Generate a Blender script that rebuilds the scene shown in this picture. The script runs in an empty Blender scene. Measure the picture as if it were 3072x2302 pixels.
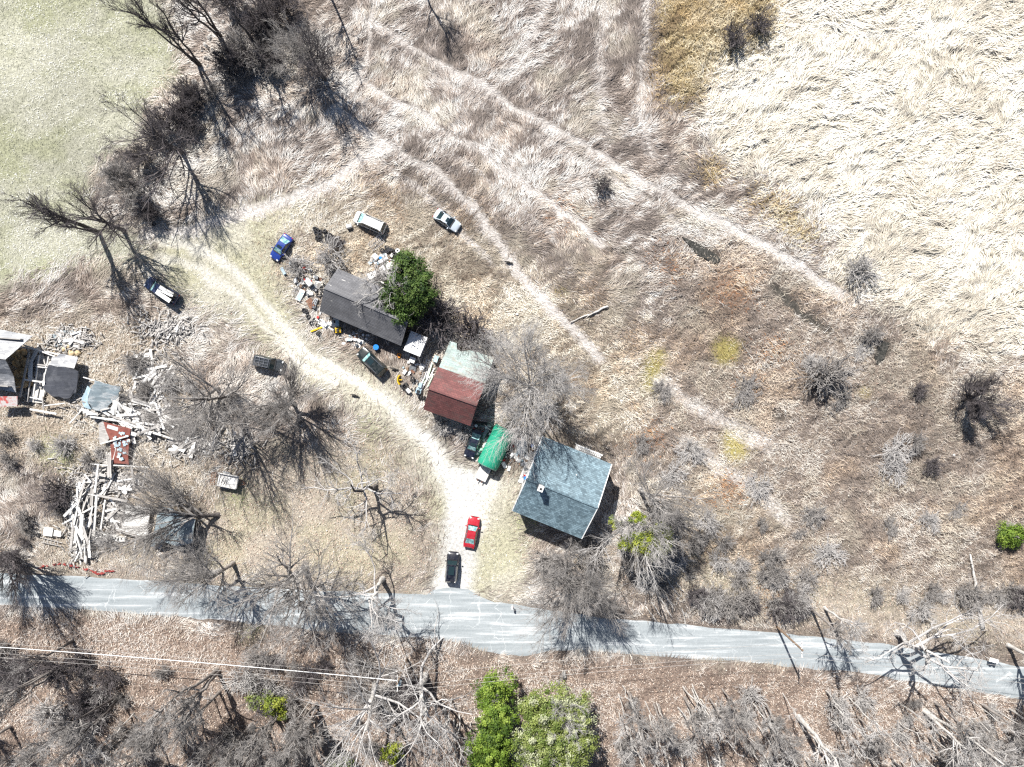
import bpy, math, random
import numpy as np
from mathutils import Vector

# ---------------------------------------------------------------- camera, light
SC = bpy.context.scene
S = 0.05            # metres of ground per photograph pixel
CH = 102.4          # camera height
cam_d = bpy.data.cameras.new('camera'); cam_d.lens = 24.0; cam_d.sensor_width = 36.0
cam_d.clip_end = 4000; cam_d.clip_start = 0.5
cam = bpy.data.objects.new('camera', cam_d); SC.collection.objects.link(cam)
cam.location = (0, 0, CH); cam.rotation_euler = (0, 0, 0)
SC.camera = cam
SUN_EL = math.radians(47); SX, SY = -0.40, 0.9165      # towards the sun
world = bpy.data.worlds.new('World'); SC.world = world; world.use_nodes = True
nt = world.node_tree; bg = nt.nodes['Background']
sky = nt.nodes.new('ShaderNodeTexSky'); sky.sky_type = 'NISHITA'; sky.sun_disc = False
sky.sun_elevation = SUN_EL; sky.sun_rotation = math.atan2(SX, SY)
nt.links.new(sky.outputs[0], bg.inputs[0]); bg.inputs[1].default_value = 0.05
sd = bpy.data.lights.new('sun', 'SUN'); sd.energy = 4.9; sd.angle = math.radians(0.5); sd.color = (1.0, 0.965, 0.91)
sun = bpy.data.objects.new('sun', sd); SC.collection.objects.link(sun)
ce = math.cos(SUN_EL)
sun.rotation_euler = Vector((-SX*ce, -SY*ce, -math.sin(SUN_EL))).to_track_quat('-Z', 'Y').to_euler()
SC.view_settings.view_transform = 'Standard'; SC.view_settings.look = 'None'
SC.view_settings.exposure = 0.85; SC.view_settings.gamma = 1.0
SC.cycles.use_denoising = False; SC.cycles.pixel_filter_type = 'BLACKMAN_HARRIS'; SC.cycles.filter_width = 1.3; SC.cycles.max_bounces = 5; SC.cycles.diffuse_bounces = 2; SC.cycles.transparent_max_bounces = 4

# ---------------------------------------------------------------- helpers
R = math.radians
rs = np.random.RandomState(7)
rnd = random.Random(11)

def hash2(ix, iy, seed):
    h = (ix.astype(np.int64)*374761393 + iy.astype(np.int64)*668265263 + seed*974634777) & 0x7fffffff
    h = ((h ^ (h >> 13))*1274126177) & 0x7fffffff
    h = (h ^ (h >> 16)) & 0xffffff
    return h/float(0xffffff)
def vnoise(x, y, seed=0):
    x = np.asarray(x, float); y = np.asarray(y, float)
    ix = np.floor(x); iy = np.floor(y); fx = x-ix; fy = y-iy
    fx = fx*fx*(3-2*fx); fy = fy*fy*(3-2*fy)
    a = hash2(ix, iy, seed); b = hash2(ix+1, iy, seed); c = hash2(ix, iy+1, seed); d = hash2(ix+1, iy+1, seed)
    return (a*(1-fx)+b*fx)*(1-fy)+(c*(1-fx)+d*fx)*fy
def fbm(x, y, seed=0, octv=4):
    s = 0; a = 0.5; t = 0
    for k in range(octv):
        s = s+a*vnoise(x*2**k, y*2**k, seed+k*17); t += a; a *= 0.5
    return s/t

def mesh_np(name, V, faces, col=None, smooth=False):
    """faces: list of (m,k) index arrays"""
    me = bpy.data.meshes.new(name)
    V = np.asarray(V, np.float32)
    me.vertices.add(len(V)); me.vertices.foreach_set('co', V.ravel())
    idx = np.concatenate([np.asarray(f, np.int32).ravel() for f in faces])
    sizes = np.concatenate([np.full(len(f), np.asarray(f).shape[1], np.int32) for f in faces])
    st = np.concatenate([[0], np.cumsum(sizes)[:-1]]).astype(np.int32)
    me.loops.add(len(idx)); me.loops.foreach_set('vertex_index', idx)
    me.polygons.add(len(sizes)); me.polygons.foreach_set('loop_start', st); me.polygons.foreach_set('loop_total', sizes)
    if smooth: me.polygons.foreach_set('use_smooth', np.ones(len(sizes), bool))
    me.update(calc_edges=True)
    if col is not None:
        at = me.color_attributes.new('tint', 'FLOAT_COLOR', 'POINT')
        c4 = np.ones((len(V), 4), np.float32); c4[:, :3] = col
        at.data.foreach_set('color', c4.ravel())
    return me

def link(o, parent=None):
    SC.collection.objects.link(o)
    if parent is not None: o.parent = parent
    return o
def tag(o, label=None, cat=None, group=None, kind=None):
    if label: o['label'] = label
    if cat: o['category'] = cat
    if group: o['group'] = group
    if kind: o['kind'] = kind
    return o
def thing(name, label, cat, loc=(0, 0, 0), rz=0, group=None):
    o = bpy.data.objects.new(name, None); o.empty_display_size = 0.3
    link(o); o.location = loc; o.rotation_euler = (0, 0, rz)
    return tag(o, label, cat, group)
def kids(o): return list(o.children)
def dup(root, loc, rz=0, sc=1.0, label=None, group=None):
    def cp(o, parent):
        c = o.copy(); link(c, parent)
        for ch in kids(o): cp(ch, c)
        return c
    r = cp(root, None); r.location = loc; r.rotation_euler = (0, 0, rz)
    r.scale = (sc, sc, sc) if not isinstance(sc, tuple) else sc
    if label: r['label'] = label
    if group: r['group'] = group
    return r

class MB:
    """collects shapes into one mesh"""
    def __init__(s): s.v = []; s.f = []
    def add(s, v, f):
        b = len(s.v); s.v += [tuple(p) for p in v]; s.f += [tuple(b+i for i in q) for q in f]; return s
    def box(s, c, d, rz=0, ry=0, rx=0, taper=1.0):
        hx, hy, hz = d[0]/2, d[1]/2, d[2]/2
        P = []
        for z in (-1, 1):
            t = taper if z > 0 else 1
            for x, y in ((-1, -1), (1, -1), (1, 1), (-1, 1)): P.append([x*hx*t, y*hy*t, z*hz])
        M = rot(rx, ry, rz)
        P = [M @ Vector(p)+Vector(c) for p in P]
        return s.add(P, [(3, 2, 1, 0), (4, 5, 6, 7), (0, 1, 5, 4), (1, 2, 6, 5), (2, 3, 7, 6), (3, 0, 4, 7)])
    def bar(s, a, b, w, h):
        """box from a to b"""
        a = Vector(a); b = Vector(b); d = b-a; L = d.length
        rz = math.atan2(d.y, d.x); ry = -math.asin(max(-1, min(1, d.z/max(L, 1e-6))))
        return s.box((a+b)/2, (L, w, h), rz=rz, ry=ry)
    def cyl(s, c, r, h, n=16, axis='z', r2=None, rz=0):
        r2 = r if r2 is None else r2; v = []
        for k, (zz, rr) in enumerate(((-h/2, r), (h/2, r2))):
            for i in range(n):
                a = 2*math.pi*i/n; p = Vector((rr*math.cos(a), rr*math.sin(a), zz))
                if axis == 'x': p = Vector((p.z, p.x, p.y))
                if axis == 'y': p = Vector((p.x, p.z, -p.y))
                if rz: p = rot(0, 0, rz) @ p
                v.append(p+Vector(c))
        f = [(i, (i+1) % n, n+(i+1) % n, n+i) for i in range(n)]+[tuple(range(n-1, -1, -1)), tuple(range(n, 2*n))]
        return s.add(v, f)
    def tube(s, pts, rad, n=6, cap=True):
        v = []; f = []; m = len(pts); rad = rad if hasattr(rad, '__len__') else [rad]*m
        for k in range(m):
            a = Vector(pts[max(0, k-1)]); b = Vector(pts[min(m-1, k+1)]); d = (b-a).normalized()
            u = d.cross(Vector((0, 0, 1))) if abs(d.z) < .95 else d.cross(Vector((1, 0, 0))); u.normalize(); w = d.cross(u)
            for i in range(n):
                t = 2*math.pi*i/n; v.append(Vector(pts[k])+(u*math.cos(t)+w*math.sin(t))*rad[k])
        for k in range(m-1):
            for i in range(n): f.append((k*n+i, k*n+(i+1) % n, (k+1)*n+(i+1) % n, (k+1)*n+i))
        if cap: f += [tuple(range(n-1, -1, -1)), tuple((m-1)*n+i for i in range(n))]
        return s.add(v, f)
    def torus(s, c, r, t, n=18, m=8, rx=0, ry=0, flat=1.0):
        M = rot(rx, ry, 0); v = []; f = []
        for i in range(n):
            a = 2*math.pi*i/n
            for j in range(m):
                b = 2*math.pi*j/m; q = r+t*math.cos(b)
                v.append(M @ Vector((q*math.cos(a), q*math.sin(a), flat*t*math.sin(b)))+Vector(c))
        for i in range(n):
            for j in range(m): f.append((i*m+j, ((i+1) % n)*m+j, ((i+1) % n)*m+(j+1) % m, i*m+(j+1) % m))
        return s.add(v, f)
    def slab(s, top, th):
        """polygon (3-D points, counter-clockwise from above) with thickness"""
        n = len(top); v = [Vector(p) for p in top]+[Vector(p)-Vector((0, 0, th)) for p in top]
        return s.add(v, [tuple(range(n)), tuple(range(2*n-1, n-1, -1))]+[(i, n+i, n+(i+1) % n, (i+1) % n) for i in range(n)])
    def ball(s, c, r, n=10, m=7, jit=0, sq=(1, 1, 1), rng=None):
        v = []; f = []
        for j in range(m+1):
            ph = math.pi*j/m
            for i in range(n):
                a = 2*math.pi*i/n; k = r*(1+(rng.uniform(-jit, jit) if rng else 0))
                v.append((c[0]+k*sq[0]*math.sin(ph)*math.cos(a), c[1]+k*sq[1]*math.sin(ph)*math.sin(a), c[2]+k*sq[2]*math.cos(ph)))
        for j in range(m):
            for i in range(n): f.append((j*n+i, (j+1)*n+i, (j+1)*n+(i+1) % n, j*n+(i+1) % n))
        return s.add(v, f)
    def build(s, name, mat, parent=None, smooth=False, bevel=0, sub=0):
        me = bpy.data.meshes.new(name); me.from_pydata([tuple(p) for p in s.v], [], s.f)
        if smooth: me.polygons.foreach_set('use_smooth', [True]*len(me.polygons))
        me.materials.append(mat); me.update()
        o = bpy.data.objects.new(name, me); link(o, parent)
        if bevel:
            b = o.modifiers.new('bevel', 'BEVEL'); b.width = bevel; b.segments = 2; b.limit_method = 'ANGLE'
        if sub:
            b = o.modifiers.new('sub', 'SUBSURF'); b.levels = sub; b.render_levels = sub
        return o
def rot(rx, ry, rz):
    from mathutils import Matrix
    return Matrix.Rotation(rz, 3, 'Z') @ Matrix.Rotation(ry, 3, 'Y') @ Matrix.Rotation(rx, 3, 'X')

def W(px, py, h=0.0):
    k = S*(CH-h)/CH
    return ((px-1536)*k, (1151-py)*k)
def ang(dx, dy): return math.atan2(-dy, dx)     # direction in the photograph -> heading

# ---------------------------------------------------------------- materials
class NT:
    def __init__(s, name):
        s.m = bpy.data.materials.new(name); s.m.use_nodes = True; s.t = s.m.node_tree
        s.b = s.t.nodes['Principled BSDF']; s.n = s.t.nodes; s.tc = None
    def new(s, ty, **k):
        n = s.n.new(ty)
        for a, v in k.items():
            if a.startswith('_'): n.inputs[a[1:].replace('_', ' ')].default_value = v
            else: setattr(n, a, v)
        return n
    def l(s, a, b): s.t.links.new(a, b)
    def co(s, scale=(1, 1, 1), rz=0, world=False):
        if world:
            g = s.new('ShaderNodeNewGeometry').outputs['Position']
        else:
            g = s.new('ShaderNodeTexCoord').outputs['Object']
        mp = s.new('ShaderNodeMapping'); mp.inputs['Scale'].default_value = scale; mp.inputs['Rotation'].default_value = (0, 0, rz)
        s.l(g, mp.inputs[0]); return mp.outputs[0]
    def noise(s, co, scale, det=4, rough=.6):
        n = s.new('ShaderNodeTexNoise'); n.inputs['Scale'].default_value = scale; n.inputs['Detail'].default_value = det
        n.inputs['Roughness'].default_value = rough; s.l(co, n.inputs['Vector']); return n.outputs['Fac']
    def ramp(s, fac, stops):
        r = s.new('ShaderNodeValToRGB'); e = r.color_ramp.elements
        while len(e) < len(stops): e.new(.5)
        for i, (p, c) in enumerate(stops):
            e[i].position = p; e[i].color = (c, c, c, 1) if not hasattr(c, '__len__') else (*c[:3], 1)
        s.l(fac, r.inputs[0]); return r.outputs['Color']
    def mix(s, fac, a, b, mode='MIX'):
        m = s.new('ShaderNodeMix', data_type='RGBA', blend_type=mode)
        for sock, v in ((m.inputs[0], fac), (m.inputs[6], a), (m.inputs[7], b)):
            if isinstance(v, (int, float)): sock.default_value = v
            elif isinstance(v, tuple): sock.default_value = (*v[:3], 1)
            else: s.l(v, sock)
        return m.outputs[2]
    def bump(s, h, st=.3, d=.02):
        b = s.new('ShaderNodeBump'); b.inputs['Strength'].default_value = st; b.inputs['Distance'].default_value = d
        s.l(h, b.inputs['Height']); s.l(b.outputs[0], s.b.inputs['Normal'])
    def col(s, c):
        if isinstance(c, tuple): s.b.inputs['Base Color'].default_value = (*c[:3], 1)
        else: s.l(c, s.b.inputs['Base Color'])
    def fin(s, rough=.8, metal=0, spec=.3):
        s.b.inputs['Roughness'].default_value = rough; s.b.inputs['Metallic'].default_value = metal
        s.b.inputs['Specular IOR Level'].default_value = spec
        return s.m
def speck(name, c1, c2, scale=3, rough=.8, metal=0, spec=.3, lo=.35, hi=.65, bump=0, stretch=(1, 1, 1)):
    n = NT(name); co = n.co(stretch); f = n.noise(co, scale)
    n.col(n.ramp(f, [(lo, c1), (hi, c2)]))
    if bump: n.bump(f, bump)
    return n.fin(rough, metal, spec)
def paint(name, c, rough=.25, coat=.6, dust=.12):
    n = NT(name); co = n.co(); f = n.noise(co, 2.5, 5)
    d = tuple(min(1, x*(1-dust)+.35*dust) for x in c)
    n.col(n.ramp(f, [(.4, c), (.75, d)]))
    n.b.inputs['Coat Weight'].default_value = coat; n.b.inputs['Coat Roughness'].default_value = .08
    return n.fin(rough, 0, .5)
def tinted(name, rough=.85, spec=.15, trans=0.0):
    n = NT(name); a = n.new('ShaderNodeAttribute', attribute_name='tint')
    n.col(a.outputs['Color']); m = n.fin(rough, 0, spec)
    return m
M = {}
M['glass'] = (lambda n: (n.col((.015, .03, .035)), n.fin(.04, 0, .9))[1])(NT('car_glass'))
M['painted_skyglass'] = (lambda n: (n.col(n.ramp(n.noise(n.co(), 2.2), [(.4, (.10, .26, .27)), (.62, (.42, .62, .62))])), n.fin(.06, 0, .9))[1])(NT('painted_sky_reflection_glass'))  # pale teal sky reflection painted into the glass colour
M['rubber'] = speck('rubber', (.018, .018, .02), (.05, .05, .055), 6, .75)
M['chrome'] = speck('chrome', (.5, .5, .52), (.65, .65, .66), 5, .25, .9)
M['rim'] = speck('rim_metal', (.35, .36, .38), (.55, .55, .56), 8, .35, .8)
M['lamp'] = speck('lamp_plastic', (.6, .62, .62), (.75, .76, .76), 9, .15, 0, .6)
M['redlamp'] = speck('red_lamp_plastic', (.35, .01, .01), (.45, .03, .02), 9, .2, 0, .6)
M['blacktrim'] = speck('black_trim', (.012, .012, .014), (.03, .03, .033), 9, .5)
M['wood_pale'] = speck('bleached_board', (.50, .485, .46), (.78, .77, .75), 2.2, .85, stretch=(.35, 6, 6), bump=.3)
M['wood_grey'] = speck('weathered_grey_board', (.24, .225, .21), (.52, .50, .48), 2.2, .85, stretch=(.35, 6, 6), bump=.3)
M['wood_brown'] = speck('brown_board', (.16, .11, .075), (.30, .22, .16), 2.2, .85, stretch=(.35, 6, 6), bump=.3)
M['white'] = speck('white_paint', (.76, .76, .75), (.86, .86, .85), 1.6, .5)
M['white_metal'] = speck('white_enamel', (.62, .62, .61), (.80, .80, .79), 1.2, .35)
M['grey_metal'] = speck('grey_metal', (.22, .23, .24), (.4, .41, .42), 3, .45, .6)
M['rust'] = speck('rusty_metal', (.12, .055, .035), (.28, .16, .11), 4, .8)
M['dark'] = speck('dark_scrap', (.02, .02, .02), (.07, .065, .06), 5, .8)
M['blue'] = speck('blue_plastic', (.01, .16, .55), (.03, .25, .7), 3, .4)
M['paleblue'] = speck('pale_blue_sheet', (.30, .42, .50), (.46, .58, .64), 2, .5)
M['yellow'] = speck('yellow_paint', (.55, .34, .01), (.72, .48, .03), 3, .4)
M['redp'] = speck('red_plastic', (.42, .02, .02), (.55, .05, .04), 3, .6)
M['bark'] = speck('grey_bark', (.17, .15, .135), (.34, .31, .29), 4, .9, stretch=(1, 1, .3), bump=.4)
M['bark_dark'] = speck('dark_bark', (.055, .048, .045), (.13, .115, .11), 4, .9, stretch=(1, 1, .3), bump=.4)
M['bark_pale'] = speck('pale_bark', (.34, .32, .30), (.62, .60, .57), 3, .85, stretch=(1, 1, .3), bump=.3)
M['twig'] = speck('grey_twig', (.22, .205, .195), (.38, .36, .345), .6, .85)
M['twig_dark'] = speck('dark_twig', (.075, .068, .07), (.17, .15, .155), .6, .85)
M['twig_pale'] = speck('pale_twig', (.34, .325, .315), (.56, .54, .525), .6, .8)
M['stone'] = speck('field_stone', (.22, .21, .2), (.5, .48, .45), 2.5, .9, bump=.4)
M['leaf'] = tinted('leaf', .6, .25)
M['blade'] = tinted('dry_blade', .8, .1)
# ---------------------------------------------------------------- where each kind of ground lies
RX0, RY0, RES = -420, -320, 6
GX = np.arange(RX0, 3500, RES); GY = np.arange(RY0, 2620, RES)
gx, gy = np.meshgrid(GX, GY)
def inpoly(x, y, poly):
    c = np.zeros(x.shape, bool); n = len(poly)
    for i in range(n):
        x1, y1 = poly[i]; x2, y2 = poly[(i+1) % n]
        if y1 == y2: continue
        t = ((y1 > y) != (y2 > y)) & (x < (x2-x1)*(y-y1)/(y2-y1)+x1)
        c ^= t
    return c
def blur(a, k):
    for _ in range(2):
        for ax in (0, 1):
            p = np.concatenate([np.repeat(np.take(a, [0], ax), k, ax), a, np.repeat(np.take(a, [-1], ax), k, ax)], ax)
            cs = np.cumsum(p, ax); z = np.zeros_like(np.take(cs, [0], ax)); cs = np.concatenate([z, cs], ax)
            n = a.shape[ax]; a = (np.take(cs, range(2*k+1, 2*k+1+n), ax)-np.take(cs, range(0, n), ax))/(2*k+1)
    return a
def pmask(polys, k=3): 
    m = np.zeros(gx.shape)
    for p in polys: m = np.maximum(m, inpoly(gx, gy, p))
    return blur(m, k)
def linedist(x, y, pts):
    d = np.full(np.shape(x), 1e9)
    for (ax, ay), (bx, by) in zip(pts[:-1], pts[1:]):
        vx, vy = bx-ax, by-ay; t = np.clip(((x-ax)*vx+(y-ay)*vy)/(vx*vx+vy*vy), 0, 1)
        d = np.minimum(d, np.hypot(x-ax-t*vx, y-ay-t*vy))
    return d
def lmask(lines): 
    m = np.zeros(gx.shape)
    for pts, w, s in lines: m = np.maximum(m, min(1, s*1.15)*np.clip(1.5-linedist(gx, gy, pts)/w, 0, 1))
    return m
def ell(x, y, a, b, t=0):
    return [(x+a*math.cos(k/12*math.pi)*math.cos(t)-b*math.sin(k/12*math.pi)*math.sin(t), y+a*math.cos(k/12*math.pi)*math.sin(t)+b*math.sin(k/12*math.pi)*math.cos(t)) for k in range(24)]
TRACKS = [
 ([(1130,80),(1240,150),(1350,215),(1550,330),(1750,440),(1950,560),(2200,690),(2400,800),(2520,890)], 13, .9),
 ([(1110,130),(1330,245),(1540,370),(1740,480),(1940,600),(2060,700)], 9, .6),
 ([(1060,230),(1250,345),(1400,440),(1500,510),(1640,600),(1800,730)], 12, .85),
 ([(1040,280),(1220,380),(1380,490),(1520,600),(1660,720)], 8, .6),
 ([(990,330),(1150,430),(1300,520),(1400,620),(1500,740),(1600,880),(1700,980),(1790,1080)], 14, .9),
 ([(960,370),(1120,480),(1270,570),(1370,680),(1470,790)], 8, .6),
 ([(1060,270),(1090,180),(1110,60),(1130,0)], 10, .8),
 ([(1630,0),(1590,110),(1530,240)], 18, .55),
 ([(1810,-50),(1800,150),(1800,300),(1825,430)], 16, .6),
 ([(1940,-50),(1915,250),(1920,350),(1955,470)], 14, .6),
 ([(440,705),(560,700),(700,655),(880,600),(1000,545),(1080,480),(1150,440)], 17, .8),
 ([(1980,1150),(2100,1230),(2300,1330)], 22, .5),
 ([(2050,1330),(2220,1440),(2360,1560)], 18, .55),
]
YTR = [
 ([(480,720),(620,760),(740,850),(830,960),(920,1060),(1050,1130),(1150,1200)], 16, .8),
 ([(470,770),(600,810),(700,880),(800,980),(900,1090),(1000,1150)], 14, .7),
 ([(1480,1440),(1455,1540),(1440,1600)], 12, .7),
]
PALE = dict(
 lawn=[[(-420,-320),(470,-320),(480,0),(530,120),(545,215),(480,265),(425,330),(440,420),(310,480),(270,560),(280,650),(430,700),(425,800),(250,795),(100,835),(0,870),(-420,900)]],
 yard=[[(430,710),(560,690),(700,640),(880,600),(960,590),(1000,610),(900,690),(845,820),(880,900),(915,1010),(1040,1080),(1180,1120),(1260,1240),(1300,1330),(1400,1400),(1600,1400),(1560,1560),(1600,1700),(1570,1800),(1440,1800),(1290,1780),(1305,1600),(1270,1480),(1180,1340),(1090,1260),(960,1200),(870,1120),(760,1020),(640,960),(560,930),(480,880),(420,800)]],
 cream=[[(2320,-320),(2330,90),(2270,150),(2200,175),(2130,215),(2095,330),(2110,430),(2180,490),(2310,560),(2430,620),(2520,700),(2480,800),(2500,860),(2620,930),(2790,1020),(2900,1060),(3072,1080),(3500,1110),(3500,-320)]],
 ochre=[[(1965,-320),(1975,0),(1955,200),(1985,300),(2080,340),(2140,210),(2230,170),(2320,130),(2335,0),(2335,-320)], ell(2130,510,38,38), [(2230,560),(2330,600),(2420,660),(2470,740),(2380,720),(2280,650)]],
 scrub=[[(1980,700),(2300,680),(2480,860),(2640,960),(2900,1070),(3500,1120),(3500,1900),(2400,1860),(1900,1850),(1750,1700),(1980,1500),(1850,1300),(1880,1100),(1980,950)]],
 warm=[[(860,625),(1000,560),(1200,555),(1450,680),(1600,850),(1750,1050),(1800,1250),(1650,1330),(1450,1120),(1260,990),(1020,900),(880,900),(840,800)],[(1480,780),(1750,850),(1950,1050),(1950,1300),(1800,1400),(1700,1330),(1640,1100),(1500,950)], [(2050,1400),(2250,1450),(2280,1640),(2060,1680),(1980,1560)]],
 litter=[[(740,1380),(1000,1290),(1120,1290),(1250,1480),(1300,1650),(1290,1790),(0,1720),(-420,1700),(-420,1660),(560,1660),(640,1430)], [(1440,1560),(1560,1570),(1700,1680),(1900,1700),(2100,1780),(2400,1850),(3500,1990),(3500,1880),(2500,1760),(2250,1740),(2000,1640),(1760,1640),(1600,1600)]],
 ruin=[[(-420,1000),(90,960),(300,950),(520,950),(560,1150),(640,1300),(640,1420),(560,1600),(420,1660),(230,1700),(150,1690),(130,1560),(230,1420),(-420,1300)]],
 gravel=[[(1285,1795),(1330,1650),(1350,1500),(1330,1400),(1400,1405),(1480,1425),(1505,1440),(1465,1500),(1440,1570),(1425,1700),(1410,1800)], [(1135,1165),(1180,1200),(1225,1245),(1285,1310),(1340,1370),(1370,1440),(1345,1500),(1330,1440),(1290,1380),(1240,1320),(1185,1250),(1150,1210)], [(1350,1800),(1250,1795),(1290,1760),(1420,1770),(1470,1805)]],
 woods=[[(-420,1840),(0,1840),(500,1870),(1000,1915),(1440,1965),(1600,1985),(1750,1975),(2222,2000),(2600,2035),(3500,2150),(3500,2620),(-420,2620)]],
 moss=[ell(1958,1105,26,62,.1), ell(1955,1150,36,28), ell(2172,1050,46,44), ell(2205,1335,34,50,-.15), ell(1690,880,14,10), ell(2590,1170,18,12)],
 ditch=[[(2045,712),(2090,730),(2160,775),(2150,795),(2090,765)], [(2620,1070),(2640,1020),(2665,1030),(2650,1075),(2628,1095)], [(2300,845),(2340,850),(2420,920),(2500,990),(2490,1005),(2400,950)], [(2290,1210),(2340,1245),(2400,1250),(2330,1262)]],
 rusty=[ell(2232,1135,24,22), ell(2000,790,50,22,.5), ell(2200,870,60,30), ell(2320,1050,60,20), ell(1940,1320,40,30), ell(2180,1470,60,40), ell(1700,640,50,18,.5), ell(2330,1780,70,22)],
 green=[ell(1110,1290,38,20,.7), ell(170,1360,60,40,.5), ell(755,1890,25,25), ell(130,810,60,20,-.3), ell(1590,1570,30,40), ell(715,1480,35,30)],
)
ORDER = ['meadow', 'lawn', 'yard', 'cream', 'ochre', 'scrub', 'warm', 'ruin', 'litter', 'woods', 'rusty', 'green', 'moss', 'ditch', 'gravel', 'track', 'ytrack']
KB = dict(lawn=4, yard=6, cream=5, ochre=4, scrub=14, warm=12, ruin=6, litter=8, woods=3, rusty=5, green=4, moss=2, ditch=1, gravel=2)
WT = {'meadow': np.ones(gx.shape)}
for nm in ORDER[1:]:
    if nm == 'track': m = lmask(TRACKS)
    elif nm == 'ytrack': m = lmask(YTR)
    else: m = pmask(PALE[nm], KB[nm])
    if nm in ('rusty', 'green'): m = m*.75
    for o in WT: WT[o] = WT[o]*(1-m)
    WT[nm] = m
WTS = np.stack([WT[n] for n in ORDER], -1)
def to_px(x, y): return x/S+1536, 1151-y/S
def weights(x, y, warp=16):
    px, py = to_px(x, y)
    px = px+(fbm(x*.22, y*.22, 3)-.5)*2*warp+(fbm(x*.9, y*.9, 5)-.5)*warp*.9
    py = py+(fbm(x*.22, y*.22, 9)-.5)*2*warp+(fbm(x*.9, y*.9, 8)-.5)*warp*.9
    u = np.clip((px-RX0)/RES, 0, len(GX)-1.001); v = np.clip((py-RY0)/RES, 0, len(GY)-1.001)
    i = u.astype(int); j = v.astype(int); fu = (u-i)[..., None]; fv = (v-j)[..., None]
    return (WTS[j, i]*(1-fu)+WTS[j, i+1]*fu)*(1-fv)+(WTS[j+1, i]*(1-fu)+WTS[j+1, i+1]*fu)*fv
AMP = dict(meadow=.30, lawn=.05, yard=.06, cream=.62, ochre=.5, scrub=.40, warm=.25, ruin=.15, litter=.08, woods=.15, rusty=.4, green=.06, moss=.05, ditch=-.2, gravel=.0, track=.05, ytrack=.02)
AMPV = np.array([AMP[n] for n in ORDER])
ROAD_T = [(-420,1690),(0,1718),(486,1743),(833,1768),(1180,1782),(1291,1785),(1400,1797),(1528,1812),(1805,1854),(2222,1889),(2639,1930),(3072,2000),(3500,2080)]
ROAD_B = [(-420,1785),(0,1815),(486,1847),(760,1870),(972,1895),(1180,1908),(1350,1925),(1440,1950),(1570,1972),(1650,1955),(1750,1950),(1900,1965),(2222,1985),(2560,2018),(2800,2055),(3072,2097),(3500,2175)]
def near_flat(x, y):
    """1 on open ground, 0 on and by the road"""
    px, py = to_px(x, y)
    t = np.interp(px, [p[0] for p in ROAD_T], [p[1] for p in ROAD_T]); b = np.interp(px, [p[0] for p in ROAD_B], [p[1] for p in ROAD_B])
    d = np.maximum(t-py, py-b)
    return np.clip((d-4)/25, 0, 1)
def hgt(x, y):
    x = np.asarray(x, float); y = np.asarray(y, float)
    a = weights(x, y, 8) @ AMPV
    wx = x+(vnoise(x*.5, y*.5, 31)-.5)*2.2; wy = y+(vnoise(x*.5, y*.5, 37)-.5)*2.2
    r = 1-np.abs(2*fbm(wx*.42+wy*.15, wy*.55-wx*.1, 41, 3)-1)
    r = r**2
    f = fbm(x*1.6, y*1.6, 47, 2)
    return a*near_flat(x, y)*(1.1*r+.5*f-.45)
def gz(x, y): return float(hgt(np.array([x]), np.array([y]))[0])

GC = dict(meadow=(.19,.16,.14), lawn=(.38,.375,.30), yard=(.44,.42,.345), cream=(.34,.31,.25), ochre=(.20,.155,.09), scrub=(.19,.155,.13), warm=(.28,.245,.195), ruin=(.28,.24,.19), litter=(.37,.325,.27), woods=(.22,.17,.14), rusty=(.20,.12,.08), green=(.27,.30,.15), moss=(.30,.26,.10), ditch=(.06,.057,.05), gravel=(.60,.595,.575), track=(.52,.49,.46), ytrack=(.60,.58,.52))
GCV = np.array([GC[n] for n in ORDER])
def axis(lo, hi, step):
    a = list(np.arange(lo, hi+step, step)); s = step; p = a[-1]; q = a[0]; up = []; dn = []
    while p < 900: s *= 1.6; p += s; up.append(p)
    s = step
    while q > -900: s *= 1.6; q -= s; dn.append(q)
    return np.array(dn[::-1]+a+up)
ax_ = axis(-86, 86, .24); ay_ = axis(-66, 66, .24)
X, Y = np.meshgrid(ax_, ay_); x = X.ravel(); y = Y.ravel()
z = hgt(x, y); w = weights(x, y)
z = np.where((np.abs(x) < 95) & (np.abs(y) < 75), z, 0)
col = w @ GCV
dirt = fbm(x*.12, y*.12, 71, 5)
col = col*(0.82+.5*(dirt[:, None]-.3))
# greener patches on the lawn, bare ones in the yard
gm = np.clip((fbm(x*.10, y*.14, 81, 5)-.47)*6, 0, 1)*w[:, ORDER.index('lawn')]
col = col*(1-gm[:, None]*.6)+np.array((.24, .25, .14))*gm[:, None]*.6
gm = np.clip((fbm(x*.16, y*.16, 83, 4)-.5)*5, 0, 1)*(w[:, ORDER.index('yard')]+.7*w[:, ORDER.index('litter')])
col = col*(1-gm[:, None]*.45)+np.array((.34, .33, .19))*gm[:, None]*.45
nx = len(ax_); ny = len(ay_)
i, j = np.meshgrid(np.arange(nx-1), np.arange(ny-1)); a0 = (j*nx+i).ravel()
me = mesh_np('ground', np.stack([x, y, z], 1), [np.stack([a0, a0+1, a0+nx+1, a0+nx], 1)], col, smooth=True)
n = NT('ground_soil'); at = n.new('ShaderNodeAttribute', attribute_name='tint')
co = n.co(world=True); f1 = n.noise(co, 2.2, 6, .75); f2 = n.noise(co, .35, 3); f3 = n.noise(n.co((1, 1, 1), world=True), 9, 3, .8)
k = n.ramp(f1, [(.33, .62), (.66, 1.32)]); c = n.mix(1.0, at.outputs['Color'], k, 'MULTIPLY')
k3 = n.ramp(f3, [(.36, .72), (.64, 1.25)]); c = n.mix(1.0, c, k3, 'MULTIPLY')
n.col(c); n.bump(f3, .5, .06); me.materials.append(n.fin(.95, 0, .1))
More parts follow.
